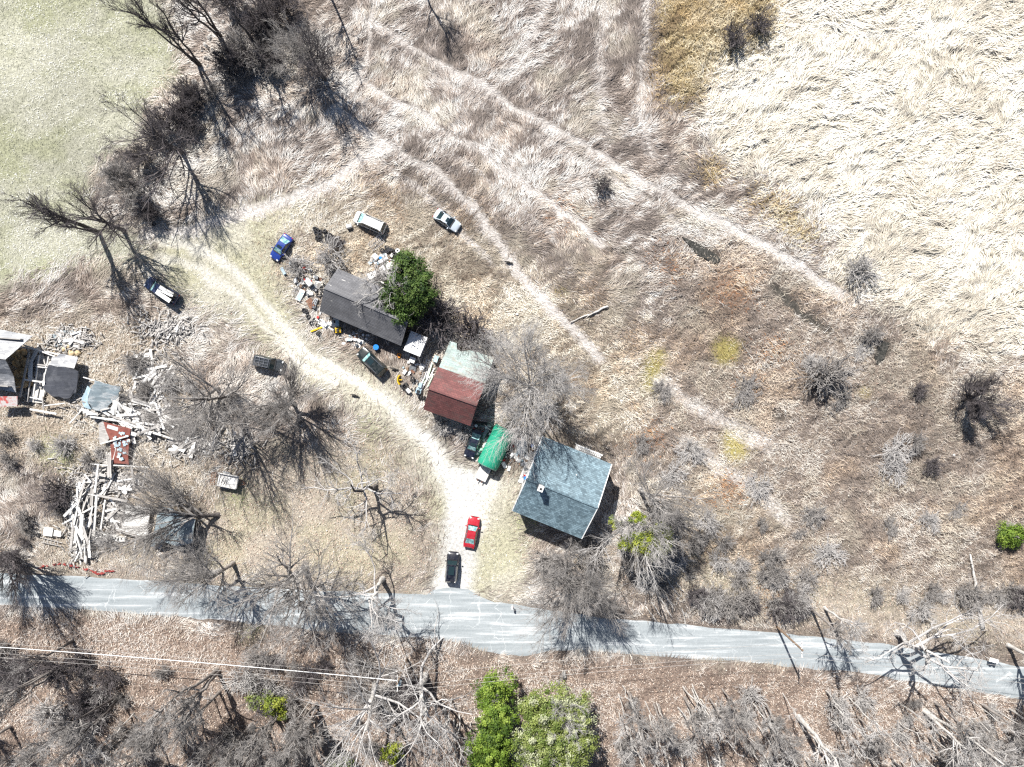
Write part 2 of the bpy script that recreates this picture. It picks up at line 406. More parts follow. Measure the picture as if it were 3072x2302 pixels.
g = bpy.data.objects.new('ground', me); link(g); tag(g, kind='structure')

# ---------------------------------------------------------------- blades of dry grass
BP = {  # blades per m2, length, width, lift, angle spread, colours
 'meadow': (30, 1.25, .05, .12, .30, [(.56,.53,.50),(.40,.355,.325),(.26,.22,.20),(.68,.66,.63),(.46,.395,.345),(.17,.145,.13)]),
 'lawn': (15, .30, .05, .10, 9, [(.62,.615,.54),(.36,.36,.27),(.76,.755,.70),(.27,.275,.20),(.52,.515,.43)]),
 'yard': (9, .32, .05, .10, 9, [(.62,.60,.51),(.40,.385,.30),(.72,.70,.63)]),
 'cream': (30, 1.3, .06, .16, .35, [(.78,.735,.63),(.72,.66,.55),(.84,.81,.74),(.56,.51,.43),(.66,.62,.54)]),
 'ochre': (26, .7, .055, .35, 1.2, [(.56,.46,.28),(.42,.33,.18),(.64,.56,.40),(.25,.19,.12)]),
 'scrub': (30, .62, .04, .34, 1.6, [(.56,.51,.46),(.40,.345,.305),(.66,.62,.56),(.48,.41,.33),(.31,.265,.235),(.20,.17,.15)]),
 'warm': (26, .7, .045, .2, .8, [(.64,.585,.49),(.48,.41,.325),(.74,.70,.62),(.34,.275,.22),(.18,.145,.115)]),
 'ruin': (20, .75, .045, .22, 1.4, [(.62,.56,.48),(.44,.37,.30),(.70,.66,.6)]),
 'litter': (14, .3, .05, .1, 9, [(.60,.55,.46),(.42,.38,.29),(.54,.46,.38)]),
 'woods': (18, .6, .04, .3, 2.5, [(.62,.54,.47),(.42,.33,.27),(.68,.63,.58),(.18,.14,.12)]),
 'rusty': (24, .6, .05, .3, 1.0, [(.46,.25,.13),(.34,.17,.09),(.52,.36,.22)]),
 'green': (12, .3, .05, .12, 9, [(.34,.40,.16),(.5,.5,.3)]),
 'moss': (26, .3, .04, .3, 9, [(.46,.38,.17),(.60,.53,.33),(.34,.27,.11),(.66,.62,.48)]),
 'ditch': (5, .5, .04, .2, 1, [(.2,.18,.16)]),
 'gravel': (.6, .25, .04, .1, 9, [(.6,.55,.4)]),
 'track': (24, .8, .045, .04, .2, [(.74,.71,.68),(.64,.60,.57),(.50,.46,.43)]),
 'ytrack': (4, .3, .05, .06, 9, [(.75,.72,.62),(.6,.56,.45)]),
}
SET = {'lodged_meadow_grass': ['meadow', 'track', 'warm', 'ruin'], 'tall_marsh_grass': ['cream', 'ochre'], 'field_scrub': ['scrub', 'rusty', 'moss', 'ditch'],
       'short_lawn_grass': ['lawn', 'yard', 'ytrack', 'green', 'gravel', 'litter'], 'woodland_undergrowth': ['woods']}
DN = 31.0
NB = int(170*130*DN)
bx = rs.uniform(-85, 85, NB); by = rs.uniform(-65, 65, NB)
bw = weights(bx, by, 18); cum = np.cumsum(bw, 1); cum /= cum[:, -1:]
reg = (rs.rand(NB)[:, None] > cum).sum(1).clip(0, len(ORDER)-1)
dens = np.array([BP[n][0] for n in ORDER])/DN
keep = (rs.rand(NB) < dens[reg]) & (near_flat(bx, by) > .02+.1*rs.rand(NB))
bx, by, reg = bx[keep], by[keep], reg[keep]; NB = len(bx)
Lg = np.array([BP[n][1] for n in ORDER])[reg]*rs.uniform(.55, 1.35, NB)
Wd = np.array([BP[n][2] for n in ORDER])[reg]*rs.uniform(.6, 1.4, NB)
Lf = np.array([BP[n][3] for n in ORDER])[reg]*rs.uniform(.3, 1.6, NB)
Sp = np.array([BP[n][4] for n in ORDER])[reg]
px, py = to_px(bx, by)
base = .55+(fbm(bx*.055, by*.055, 101, 3)-.5)*4.2+(fbm(bx*.25, by*.25, 105, 2)-.5)*3.0
ic = ORDER.index('cream')
base = np.where(reg == ic, .45+(fbm(bx*.22, by*.22, 111, 4)-.5)*5.0, base)
tr = np.isin(reg, [ORDER.index('track')])
base = np.where(tr, -.52+(vnoise(bx*.3, by*.3, 5)-.5)*.8, base)
ws = (reg == ORDER.index('woods'))
th = base+rs.normal(0, 1, NB)*np.minimum(Sp, 3)
ca_, sa_ = math.cos(.55), math.sin(.55); clump = fbm((bx*ca_+by*sa_)*.45, (-bx*sa_+by*ca_)*1.3, 121, 3)
big = fbm(bx*.1, by*.1, 127, 3)
BC = np.zeros((NB, 3)); 
for r_i, nme in enumerate(ORDER):
    s_ = np.where(reg == r_i)[0]
    if len(s_) == 0: continue
    pal = np.array(BP[nme][5]); q = (clump[s_]-.5)*2.0+(big[s_]-.5)*1.6+.5+rs.normal(0, .19, len(s_))
    idx = np.clip((q*len(pal)).astype(int), 0, len(pal)-1)
    # order palette by brightness so that clumps read light and dark
    pal = pal[np.argsort(-pal.sum(1))]
    BC[s_] = pal[idx]*rs.uniform(.85, 1.15, len(s_))[:, None]
    if nme in ('scrub', 'warm', 'meadow', 'ochre'):   # russet and straw coloured patches
        hu = np.clip((fbm(bx[s_]*.16, by[s_]*.16, 131, 4)-.52)*7, 0, 1)[:, None]*(.75 if nme != 'meadow' else .35); BC[s_] *= 1+hu*np.array((.06, -.08, -.22))
        hu = np.clip((fbm(bx[s_]*.2, by[s_]*.2, 137, 4)-.56)*8, 0, 1)[:, None]*.6; BC[s_] = BC[s_]*(1-hu*.5)+hu*.5*np.array((.70, .65, .52))
bz = hgt(bx, by)
ux, uy = np.cos(th), np.sin(th)
mx, my = bx+ux*Lg*.5, by+uy*Lg*.5
th2 = th+rs.normal(0, .35, NB); ex, ey = mx+np.cos(th2)*Lg*.5, my+np.sin(th2)*Lg*.5
mz = np.maximum(hgt(mx, my), bz-.1)+Lf*.8+.02; ez = np.maximum(hgt(ex, ey), bz-.25)+Lf*.7+.02
hx, hy = -uy*Wd*.5, ux*Wd*.5
V = np.empty((NB, 5, 3))
V[:, 0] = np.stack([bx-hx, by-hy, bz-.02], 1); V[:, 1] = np.stack([bx+hx, by+hy, bz-.02], 1)
V[:, 2] = np.stack([mx-hx, my-hy, mz], 1); V[:, 3] = np.stack([mx+hx, my+hy, mz], 1); V[:, 4] = np.stack([ex, ey, ez], 1)
for nme, regs in SET.items():
    s_ = np.isin(reg, [ORDER.index(r_) for r_ in regs]); m_ = int(s_.sum())
    b_ = np.arange(m_)*5
    me = mesh_np(nme, V[s_].reshape(-1, 3), [np.stack([b_, b_+1, b_+3, b_+2], 1), np.stack([b_+2, b_+3, b_+4], 1)], np.repeat(BC[s_], 5, 0))
    me.materials.append(M['blade']); o = bpy.data.objects.new(nme, me); link(o)
    tag(o, {'lodged_meadow_grass': 'flattened grey-brown dead grass of the old meadow', 'tall_marsh_grass': 'pale lodged marsh grass lying in waves beside the meadow',
            'field_scrub': 'brown weedy scrub covering the rough field', 'short_lawn_grass': 'short pale grass of the lawn and yard',
            'woodland_undergrowth': 'thin brown undergrowth on the woodland floor'}[nme], 'grass', kind='stuff')

# fallen leaves on the lawn by the road and in the woods
NL = 170000
lx = rs.uniform(-85, 85, NL); ly = rs.uniform(-65, 12, NL); lw = weights(lx, ly, 20)
pl = lw[:, ORDER.index('litter')]*.75+lw[:, ORDER.index('woods')]*.75+lw[:, ORDER.index('ruin')]*.3+lw[:, ORDER.index('scrub')]*.12+lw[:, ORDER.index('yard')]*.06
kp = (rs.rand(NL) < pl) & (near_flat(lx, ly) > 0); lx, ly = lx[kp], ly[kp]; NL = len(lx)
lz = hgt(lx, ly)+rs.uniform(.03, .16, NL); t = rs.uniform(0, 6.28, NL); sz = rs.uniform(.04, .085, NL)
V = np.empty((NL, 4, 3)); tl = rs.normal(0, .03, (NL, 4))
for q, (a, b) in enumerate(((-1, -.7), (1, -.7), (1, .7), (-1, .7))):
    V[:, q] = np.stack([lx+(a*np.cos(t)-b*np.sin(t))*sz, ly+(a*np.sin(t)+b*np.cos(t))*sz, lz+tl[:, q]], 1)
pal = np.array([(.52,.42,.33),(.44,.31,.24),(.60,.52,.44),(.52,.41,.34),(.64,.58,.52),(.34,.25,.20)]); c = pal[rs.randint(0, 6, NL)]
b_ = np.arange(NL)*4; me = mesh_np('leaf_litter', V.reshape(-1, 3), [np.stack([b_, b_+1, b_+2, b_+3], 1)], np.repeat(c, 4, 0)); me.materials.append(M['leaf'])
o = bpy.data.objects.new('leaf_litter', me); link(o); tag(o, 'fallen tan leaves scattered under the trees by the road', 'leaves', kind='stuff')

# standing water in the ditches
wm_ = NT('ditch_water'); wm_.col(wm_.ramp(wm_.noise(wm_.co(), 4, 5), [(.4, (.03, .03, .026)), (.7, (.10, .095, .085))])); wm_ = wm_.fin(.25, 0, .4)
for poly in PALE['ditch'][:2]+[[(1555,1045),(1570,1050),(1566,1060),(1552,1056)]]:
    mb = MB(); P = [W(a_, b_) for a_, b_ in poly]; zz = max(gz(*p) for p in P)*.5+.22
    ar_ = sum(P[i][0]*P[(i+1) % len(P)][1]-P[(i+1) % len(P)][0]*P[i][1] for i in range(len(P)))
    mb.slab([(p[0], p[1], zz) for p in (P if ar_ > 0 else P[::-1])], .6); tag(mb.build('water', wm_), kind='structure')
# ---------------------------------------------------------------- road
n = NT('worn_asphalt'); co = n.co((.06, .9, 1), R(-3)); f = n.noise(co, 1.6, 5, .6)
c = n.ramp(f, [(.32, (.25, .28, .295)), (.54, (.335, .365, .38)), (.68, (.60, .62, .63))])
f4 = n.noise(n.co(), 5, 5, .7); c = n.mix(1.0, c, n.ramp(f4, [(.3, .86), (.7, 1.1)]), 'MULTIPLY')
wc = n.co(); dn = n.new('ShaderNodeTexNoise'); dn.inputs['Scale'].default_value = .9; dn.inputs['Detail'].default_value = 5; n.l(wc, dn.inputs['Vector'])
av = n.new('ShaderNodeVectorMath', operation='MULTIPLY_ADD'); n.l(dn.outputs['Color'], av.inputs[0]); av.inputs[1].default_value = (1.6, 1.6, 0); n.l(wc, av.inputs[2])
vo = n.new('ShaderNodeTexVoronoi', feature='DISTANCE_TO_EDGE'); vo.inputs['Scale'].default_value = .27; n.l(av.outputs[0], vo.inputs['Vector'])
ck = n.ramp(vo.outputs['Distance'], [(.0015, .8), (.011, 0.0)]); ck = n.mix(1.0, ck, n.ramp(n.noise(n.co(), .3, 3), [(.46, .0), (.60, .8)]), 'MULTIPLY')
c = n.mix(ck, c, (.66, .68, .68)); n.col(c); n.bump(f4, .2, .01); roadm = n.fin(.9, 0, .2)
N_ = 260; pxs = np.linspace(-420, 3500, N_); tt = np.interp(pxs, *zip(*ROAD_T)); bb = np.interp(pxs, *zip(*ROAD_B))
tt = tt+(fbm(pxs*.02, pxs*0, 5)-.5)*9; bb = bb+(fbm(pxs*.02, pxs*0+3, 6)-.5)*12
cols = 9; V = []
for k_ in range(cols):
    f_ = k_/(cols-1); pyk = tt*(1-f_)+bb*f_
    V.append(np.stack([(pxs-1536)*S, (1151-pyk)*S, .06+.05*np.sin(np.pi*f_)*np.ones(N_)-(.05 if k_ in (0, cols-1) else 0)], 1))
V = np.concatenate(V); q = np.arange(N_-1); F = [np.stack([k_*N_+q, (k_+1)*N_+q, (k_+1)*N_+q+1, k_*N_+q+1], 1) for k_ in range(cols-1)]
me = mesh_np('road', V, F, smooth=True); me.materials.append(roadm); o = bpy.data.objects.new('road', me); link(o); tag(o, kind='structure')
# paved mouth of the drive
A = [(1270,1793),(1300,1770),(1350,1762),(1405,1768),(1440,1790),(1500,1814),(1390,1812)]
n2 = NT('pale_gravel'); f = n2.noise(n2.co(), 2.5, 6, .7); n2.col(n2.ramp(f, [(.35, (.45, .45, .44)), (.6, (.64, .64, .63))])); gm_ = n2.fin(.95)
mb = MB(); mb.slab([(*W(px, py), .055+.002) for px, py in A][::-1], .03); o = mb.build('drive_apron', roadm); tag(o, kind='structure')
# ---------------------------------------------------------------- trees
def children_of(P, rad, n, tmin, tmax, ang0, ang1, lfac, ljit, k, up, wob, rng, minr, taper=.25, rf=.70):
    """P (N,m,3) parent polylines, rad (N,m); n children each -> (N*n,k,3), radii"""
    N, m, _ = P.shape
    t = rng.uniform(tmin, tmax, (N, n)); t = np.sort(t, 1)
    f = t*(m-1); i = np.clip(f.astype(int), 0, m-2); fr = (f-i)[..., None]; ar = np.arange(N)[:, None]
    base = P[ar, i]*(1-fr)+P[ar, i+1]*fr
    d = P[ar, i+1]-P[ar, i]; d /= np.linalg.norm(d, axis=-1, keepdims=True)+1e-9
    rb = (rad[ar, i]*(1-fr[..., 0])+rad[ar, i+1]*fr[..., 0])
    q = rng.normal(0, 1, d.shape); q -= (q*d).sum(-1, keepdims=True)*d; q /= np.linalg.norm(q, axis=-1, keepdims=True)+1e-9
    a = rng.uniform(ang0, ang1, (N, n, 1)); nd = d*np.cos(a)+q*np.sin(a)
    Lp = np.linalg.norm(P[:, 1:]-P[:, :-1], axis=-1).sum(1)[:, None]
    L = Lp*lfac*(1.15-.6*t)*rng.uniform(1-ljit, 1+ljit, (N, n))
    base = base.reshape(-1, 3); nd = nd.reshape(-1, 3); L = L.ravel(); rb = rb.ravel()*rf
    C = len(L); out = np.empty((C, k, 3)); out[:, 0] = base; cur = base.copy(); dd = nd.copy()
    for s in range(1, k):
        dd = dd+rng.normal(0, wob, dd.shape)+np.array((0, 0, up)); dd /= np.linalg.norm(dd, axis=-1, keepdims=True)
        cur = cur+dd*(L/(k-1))[:, None]; out[:, s] = cur
    rr = np.maximum(rb, minr)[:, None]*np.linspace(1, taper, k)[None, :]; rr = np.maximum(rr, minr*.6)
    return out, rr
def segs_mesh(name, levels, sides, mat):
    Vs = []; Fs = []; off = 0
    for (P, r), ns in zip(levels, sides):
        a = P[:, :-1].reshape(-1, 3); b = P[:, 1:].reshape(-1, 3); ra = r[:, :-1].ravel(); rb = r[:, 1:].ravel()
        d = b-a; L = np.linalg.norm(d, axis=1, keepdims=True)+1e-9; d = d/L; b = b+d*(rb[:, None]*.3)
        ref = np.where(np.abs(d[:, 2:3]) < .9, np.array([[0, 0, 1.]]), np.array([[1., 0, 0]]))
        u = np.cross(d, ref); u /= np.linalg.norm(u, axis=1, keepdims=True); w = np.cross(d, u)
        n = len(a); V = np.empty((n, 2, ns, 3))
        for q in range(ns):
            t = 2*math.pi*q/ns; o = u*math.cos(t)+w*math.sin(t)
            V[:, 0, q] = a+o*ra[:, None]; V[:, 1, q] = b+o*rb[:, None]
        bi = off+np.arange(n)*2*ns
        for q in range(ns): Fs.append(np.stack([bi+q, bi+(q+1) % ns, bi+ns+(q+1) % ns, bi+ns+q], 1))
        Vs.append(V.reshape(-1, 3)); off += n*2*ns
    me = mesh_np(name, np.concatenate(Vs), [np.concatenate(Fs)], smooth=True); me.materials.append(mat); return me
def trunk_poly(rng, base, h, r, lean, wob, k=8, top=.3):
    P = np.zeros((1, k, 3)); z = np.linspace(0, 1, k)
    P[0, :, 2] = z*h; P[0, :, 0] = base[0]+lean[0]*z**1.15+rng.normal(0, wob, k)*z; P[0, :, 1] = base[1]+lean[1]*z**1.15+rng.normal(0, wob, k)*z
    rr = np.array([r*(1-(1-top)*z)]); rr[0, 0] = r*1.35
    return P, rr
TK = {  # h, trunk r, stems, lean, wob, [levels: n, tmin, tmax, ang0, ang1, lfac, up, wob], materials
 'broad': dict(h=9, r=.30, stems=1, wob=.15, lv=[(13,.25,1,.5,1.15,.85,.06,.10),(8,.2,1,.4,.95,.55,.04,.10),(7,.2,1,.35,.85,.55,.03,.12),(4,.15,1,.3,.8,.6,.02,.14)]),
 'vase': dict(h=4.5, r=.34, stems=1, wob=.1, lv=[(15,.35,1,.25,.95,1.9,.05,.07),(10,.15,1,.25,.6,.5,.04,.07),(7,.15,1,.25,.6,.55,.03,.09),(4,.1,1,.25,.7,.6,.02,.12)]),
 'tall': dict(h=14, r=.20, stems=1, wob=.25, lv=[(15,.45,1,.4,.95,.33,.10,.12),(8,.2,1,.35,.8,.5,.05,.14),(8,.2,1,.35,.8,.5,.02,.16)]),
 'fork': dict(h=15, r=.19, stems=3, wob=.3, lv=[(12,.4,1,.3,.75,.33,.08,.1),(7,.2,1,.3,.8,.5,.05,.12),(7,.2,1,.3,.8,.5,.02,.16)]),
 'gnarled': dict(h=6.5, r=.36, stems=1, wob=.35, lv=[(8,.3,1,.7,1.35,.95,.05,.30),(7,.2,1,.5,1.2,.5,.03,.32),(7,.2,1,.5,1.2,.5,.02,.32),(6,.1,1,.4,1.1,.5,.0,.3)]),
 'thin': dict(h=11, r=.10, stems=1, wob=.3, lv=[(10,.45,1,.4,1.0,.22,.08,.15),(6,.2,1,.4,.9,.5,.03,.16),(5,.2,1,.4,.9,.5,0,.2)]),
 'snag': dict(h=11, r=.13, stems=1, wob=.45, lv=[(7,.4,1,.5,1.2,.2,.05,.25),(4,.2,1,.5,1.0,.5,0,.25)]),
 'thicket': dict(h=5.0, r=.09, stems=9, wob=.5, lv=[(8,.15,1,.35,.9,.55,.05,.14),(8,.15,1,.35,.9,.5,.03,.16),(6,.15,1,.3,.9,.5,0,.18)]),
 'shrub': dict(h=1.5, r=.022, stems=15, wob=.2, lv=[(6,.15,1,.3,.9,.75,.03,.16),(5,.2,1,.3,.9,.6,.01,.2)]),
}
def make_tree(kind, seed, name, label, cat, bark, twig, lean=(0, 0), group=None, hs=1.0, nsc=1.0, spread=1.0, minr=.015, tr=1.0):
    T = TK[kind]; rng = np.random.RandomState(seed)
    root = thing(name, label, cat, group=group)
    h = T['h']*hs
    Ps = []; Rr = []
    for s in range(T['stems']):
        a = rng.uniform(0, 6.28); hh = h*rng.uniform(.75, 1.05) if T['stems'] > 1 else h
        sp = {'thicket': h*.42, 'shrub': h*.75, 'fork': h*.13}.get(kind, 0)*math.sqrt(rng.uniform(.05, 1))*spread if T['stems'] > 1 else 0
        P, r = trunk_poly(rng, (math.cos(a)*.12*(T['stems'] > 1), math.sin(a)*.12*(T['stems'] > 1)), hh, T['r']*tr, (lean[0]+sp*math.cos(a), lean[1]+sp*math.sin(a)), T['wob']*hs)
        Ps.append(P); Rr.append(r)
    P = np.concatenate(Ps); r = np.concatenate(Rr); tl = [(P, r)]
    me = segs_mesh('trunk' if T['stems'] < 5 else 'stem', tl, [9 if T['stems'] < 5 else 5], bark)
    tn = 'trunk' if T['stems'] < 5 else 'stems'
    o = bpy.data.objects.new(tn, me); link(o, root)
    lv = []; cP, cr = P, r
    for li, (n, t0, t1, a0, a1, lf, up, wb) in enumerate(T['lv']):
        nn = max(2, int(round(n*(nsc if li else 1))))
        cP, cr = children_of(cP, cr, nn, t0, t1, a0*spread, a1*spread, lf, .3, 6 if li < 2 else (4 if li == 2 else 3), up, wb, rng, minr*[2.6, 1.7, 1.1, .8][min(li, 3)])
        lv.append((cP, cr))
    me = segs_mesh('crown', lv, [6, 4, 3, 3][:len(lv)], twig); o = bpy.data.objects.new('crown', me); link(o, root)
    return root
def put(root, px, py, rz=0, sc=1.0):
    x_, y_ = W(px, py); root.location = (x_, y_, gz(x_, y_)-.08); root.rotation_euler = (0, 0, rz)
    root.scale = (sc, sc, sc) if not isinstance(sc, tuple) else sc
    return root
def put_dup(src, px, py, rz, sc, label, group=None):
    x_, y_ = W(px, py); r_ = dup(src, (x_, y_, gz(x_, y_)-.08), rz, sc, label)
    if group: r_['group'] = group
    elif 'group' in r_: del r_['group']
    return r_
B, TW, BD, TD, BPl, TP = M['bark'], M['twig'], M['bark_dark'], M['twig_dark'], M['bark_pale'], M['twig_pale']
# single trees that stand out ------------------------------------------------
put(make_tree('vase', 6, 'bare_tree', 'large grey bare tree with a dense fan of twigs between garage and house', 'tree', B, TP, hs=1.4, nsc=1.35, spread=1.4), 1592, 1158, .4, 1.08)
put(make_tree('vase', 9, 'bare_tree', 'bare grey tree with bushy crown overhanging the road beside the mailbox', 'tree', B, TW, hs=1.2, nsc=1.25, spread=1.25), 1706, 1728, 1.3)
put(make_tree('broad', 12, 'bare_tree', 'bare spreading tree close to the right side of the blue roofed house', 'tree', BPl, TW, hs=1.15, nsc=1.15, spread=1.1), 1920, 1468, 2.0)
put(make_tree('gnarled', 21, 'bare_tree', 'gnarled pale tree alone on the lawn left of the driveway', 'tree', BD, TP, lean=(-1.2, 1.6), hs=1.25, nsc=1.0), 1125, 1463, .3)
put(make_tree('broad', 31, 'bare_tree', 'tall bare tree behind the wooden cart, its long shadow crossing the lawn', 'tree', BD, TW, lean=(-.8, .5), hs=1.35, nsc=.95), 712, 1188, .9)
put(make_tree('vase', 36, 'bare_tree', 'fine twigged bare tree below the grey roof rack car', 'tree', BD, TW, hs=1.05, nsc=1.1, spread=1.05), 884, 1212, 4.1)
put(make_tree('broad', 38, 'bare_tree', 'bare tree with low limbs reaching over the collapsed barn boards', 'tree', B, TW, lean=(-2, 1), hs=.9, nsc=.72), 655, 1165, 2.2)
put(make_tree('broad', 44, 'bare_tree', 'big broken bare tree with thick pale torn limbs beside the road', 'tree', BPl, TW, lean=(-.4, .2), hs=1.3, nsc=1.0, tr=1.5), 915, 1704, 1.0)
put(make_tree('broad', 47, 'bare_tree', 'bare roadside tree dropping its twigs over the road edge', 'tree', B, TW, hs=1.2, nsc=1.0), 962, 1748, 3.0)
put(make_tree('gnarled', 52, 'bare_tree', 'bare crooked pale tree at the left corner of the driveway mouth', 'tree', BPl, TP, hs=1.5, nsc=1.1), 1148, 1736, 5.1)
put(make_tree('vase', 55, 'bare_tree', 'bare tree leaning over the collapsed blue grey roof', 'tree', BD, TW, lean=(-4.5, .6), hs=1.0, nsc=1.1, spread=1.05), 655, 1545, 0)
put(make_tree('broad', 58, 'bare_tree', 'wide bare tree on the verge left of the big broken tree', 'tree', B, TW, hs=1.2, nsc=.95), 700, 1690, 2.6)
put(make_tree('vase', 61, 'bare_tree', 'bare tree nearest the left end of the road', 'tree', BD, TD, hs=1.2, nsc=1.1, spread=1.1), 52, 1655, 2.2)
put(make_tree('gnarled', 64, 'bare_tree', 'huge pale bare tree leaning across the right end of the road', 'tree', BPl, TP, lean=(2.2, 1.2), hs=2.0, nsc=.85, tr=1.2), 2690, 1900, 1.7)
put(make_tree('tall', 67, 'bare_tree', 'slim bare tree right of the leaning utility pole', 'tree', B, TW, hs=.85), 2432, 1828, .3)
put(make_tree('tall', 68, 'bare_tree', 'slim bare tree with a pale broken top by the road', 'tree', BPl, TP, hs=.75), 2472, 1822, 2.3)
put(make_tree('broad', 69, 'bare_tree', 'bare tree at the far right above the road', 'tree', BPl, TP, hs=1.1), 3022, 1935, 1.1)
put(make_tree('vase', 71, 'bare_tree', 'round bare tree standing alone in the right hand scrub field', 'tree', BD, TD, hs=.62, nsc=1.2, spread=1.35), 2885, 1200, 1.1)
put(make_tree('broad', 73, 'bare_tree', 'leafless brown tree in front of the blue roofed house', 'tree', B, TW, hs=.7, nsc=1.1), 1690, 1665, 1.9)
# treeline at the top left
put(make_tree('fork', 81, 'bare_tree', 'tall forked dark tree leaning over the green field above the bending treeline', 'tree', BD, TD, hs=1.05, spread=.8), 600, 197, .5)
put(make_tree('fork', 83, 'bare_tree', 'three stemmed dark tree in the middle of the top left treeline', 'tree', BD, TD, hs=1.05), 662, 112, 2.5)
put(make_tree('tall', 85, 'bare_tree', 'single tall dark tree right of the boulders in the treeline', 'tree', BD, TD, hs=1.1), 770, 137, 4.2)
put(make_tree('broad', 87, 'bare_tree', 'dark bare tree where the treeline bends toward the yard', 'tree', BD, TD, lean=(-1.5, 1.5), hs=1.1), 548, 458, 3.0)
put(make_tree('thicket', 89, 'thicket_tree', 'dense round grey thicket tree at the top end of the treeline', 'tree', BD, TW, hs=1.45, nsc=1.15), 925, 185, 0)
put(make_tree('broad', 90, 'bare_tree', 'dark twiggy tree rising out of the dense thicket', 'tree', BD, TD, hs=.8), 975, 240, 5.0)
put(make_tree('thicket', 91, 'thicket_tree', 'low round purple grey thicket bulging into the green field', 'tree', BD, TW, hs=1.05, nsc=1.2), 415, 570, 1.0)
put(make_tree('fork', 93, 'bare_tree', 'dark two stemmed tree leaning over the field beside the pickup truck', 'tree', BD, TD, hs=1.0, spread=1.0), 300, 700, 5.0)
put(make_tree('broad', 95, 'bare_tree', 'dark bare tree just above the pickup truck', 'tree', BD, TD, hs=.95), 373, 692, 1.4)
put(make_tree('tall', 97, 'bare_tree', 'dark slim tree at the top edge between treeline and meadow', 'tree', BD, TD, hs=.9), 985, -25, 1.4)
tt_ = make_tree('tall', 98, 'bare_tree', 'dark tree shading the meadow from the top edge', 'tree', BD, TD, hs=.9); put(tt_, 1255, -70, 3.4)
th_ = make_tree('thicket', 99, 'thicket_tree', 'dark tangled thicket over the upper boulders', 'tree', BD, TD, hs=.75, group='thickets of the treeline'); put(th_, 700, 200)
for i, (a, b, s_, l_) in enumerate([(600,300,.8,'dark thicket beside the middle boulders of the treeline'),(700,20,1.0,'dark thicket at the very top of the treeline'),(510,390,.9,'dark thicket between the boulders and the bending treeline'),(800,90,1.0,'dark thicket left of the dense grey thicket tree'),(470,640,.75,'small dark thicket above the pickup truck and its path'),(440,480,.9,'dark thicket over the purple grey thicket tree'),(860,40,1.1,'dark thicket above the dense grey thicket tree')]):
    put_dup(th_, a, b, i*1.3, s_, l_, 'thickets of the treeline')

# leafy trees ----------------------------------------------------------------
def leaf_cloud(name, blobs, n, size, cols, seed, parent, clump=110, inner=.3):
    """blobs: (x,y,z,rx,ry,rz); small leaf faces gathered in sprays through the volume"""
    rng = np.random.RandomState(seed); vol = np.array([b[3]*b[4]*b[5] for b in blobs]); vol = vol**.75/sum(vol**.75)
    nc = max(6, n//clump); bi = rng.choice(len(blobs), nc, p=vol); bl = np.array(blobs)[bi]
    d = rng.normal(0, 1, (nc, 3)); d /= np.linalg.norm(d, axis=1, keepdims=True); d[:, 2] = np.where(d[:, 2] < -.3, -d[:, 2]*.6, d[:, 2])
    rad = rng.uniform(inner, 1.05, nc)[:, None]; cc = bl[:, :3]+d*bl[:, 3:6]*rad
    cr = rng.uniform(.25, .75, nc)*np.minimum(bl[:, 3], 2.2)*.75
    k = rng.randint(0, nc, n); q = rng.normal(0, 1, (n, 3)); q /= np.linalg.norm(q, axis=1, keepdims=True)
    p = cc[k]+q*(cr[k]*rng.uniform(.02, 1, n)**.8)[:, None]*np.array((1, 1, .7))
    nrm = q*.6+d[k]*.5+rng.normal(0, .45, (n, 3))+np.array((0, 0, .45)); nrm /= np.linalg.norm(nrm, axis=1, keepdims=True)
    u = np.cross(nrm, rng.normal(0, 1, (n, 3))); u /= np.linalg.norm(u, axis=1, keepdims=True)+1e-9; w_ = np.cross(nrm, u)
    s_ = size*rng.uniform(.6, 1.4, (n, 1)); V = np.stack([p-u*s_, p-w_*s_*.55, p+u*s_, p+w_*s_*.55], 1).reshape(-1, 3)
    V[:, 2] = np.maximum(V[:, 2], .1)
    c = np.array(cols)[rng.randint(0, len(cols), nc)][k]*rng.uniform(.75, 1.25, (n, 1)); c = np.repeat(c, 4, 0)
    b_ = np.arange(n)*4; me = mesh_np(name, V, [np.stack([b_, b_+1, b_+2, b_+3], 1)], c); me.materials.append(M['leaf'])
    o = bpy.data.objects.new(name, me); link(o, parent); return o
def leafy(name, label, px, py, blobs, n, size, cols, seed, h=6, twigs=None, r=.22, group=None, bark=None):
    t = make_tree('tall' if twigs is None else twigs, seed, name, label, 'tree' if 'bush' not in name else 'bush', bark or M['bark'], TW if twigs is None else TP, hs=h/TK['tall' if twigs is None else twigs]['h'], nsc=.7 if twigs is None else 1, group=group)
    leaf_cloud('foliage', blobs, n, size, cols, seed, t); put(t, px, py); return t
DG = [(.035,.07,.014),(.045,.085,.015),(.06,.105,.02),(.085,.13,.03),(.02,.045,.01)]
YG = [(.17,.21,.02),(.23,.27,.03),(.11,.15,.025),(.28,.31,.05)]
BG = [(.09,.15,.018),(.14,.215,.028),(.19,.26,.04),(.05,.09,.014)]
OG = [(.17,.21,.05),(.23,.27,.09),(.10,.14,.03),(.36,.38,.24)]
leafy('evergreen_tree', 'broad dark green tree growing against the long dark shed', 1235, 885, [(0,0,5,3.6,4.0,3.2),(.3,3.2,4.6,2.2,2.4,2.8),(-1.9,-2.2,4,2.6,2.2,2),(1.8,-.4,5.2,2.6,3,2.8),(-.2,-3.4,3.9,2.2,1.8,2)], 46000, .13, DG, 201, 7)
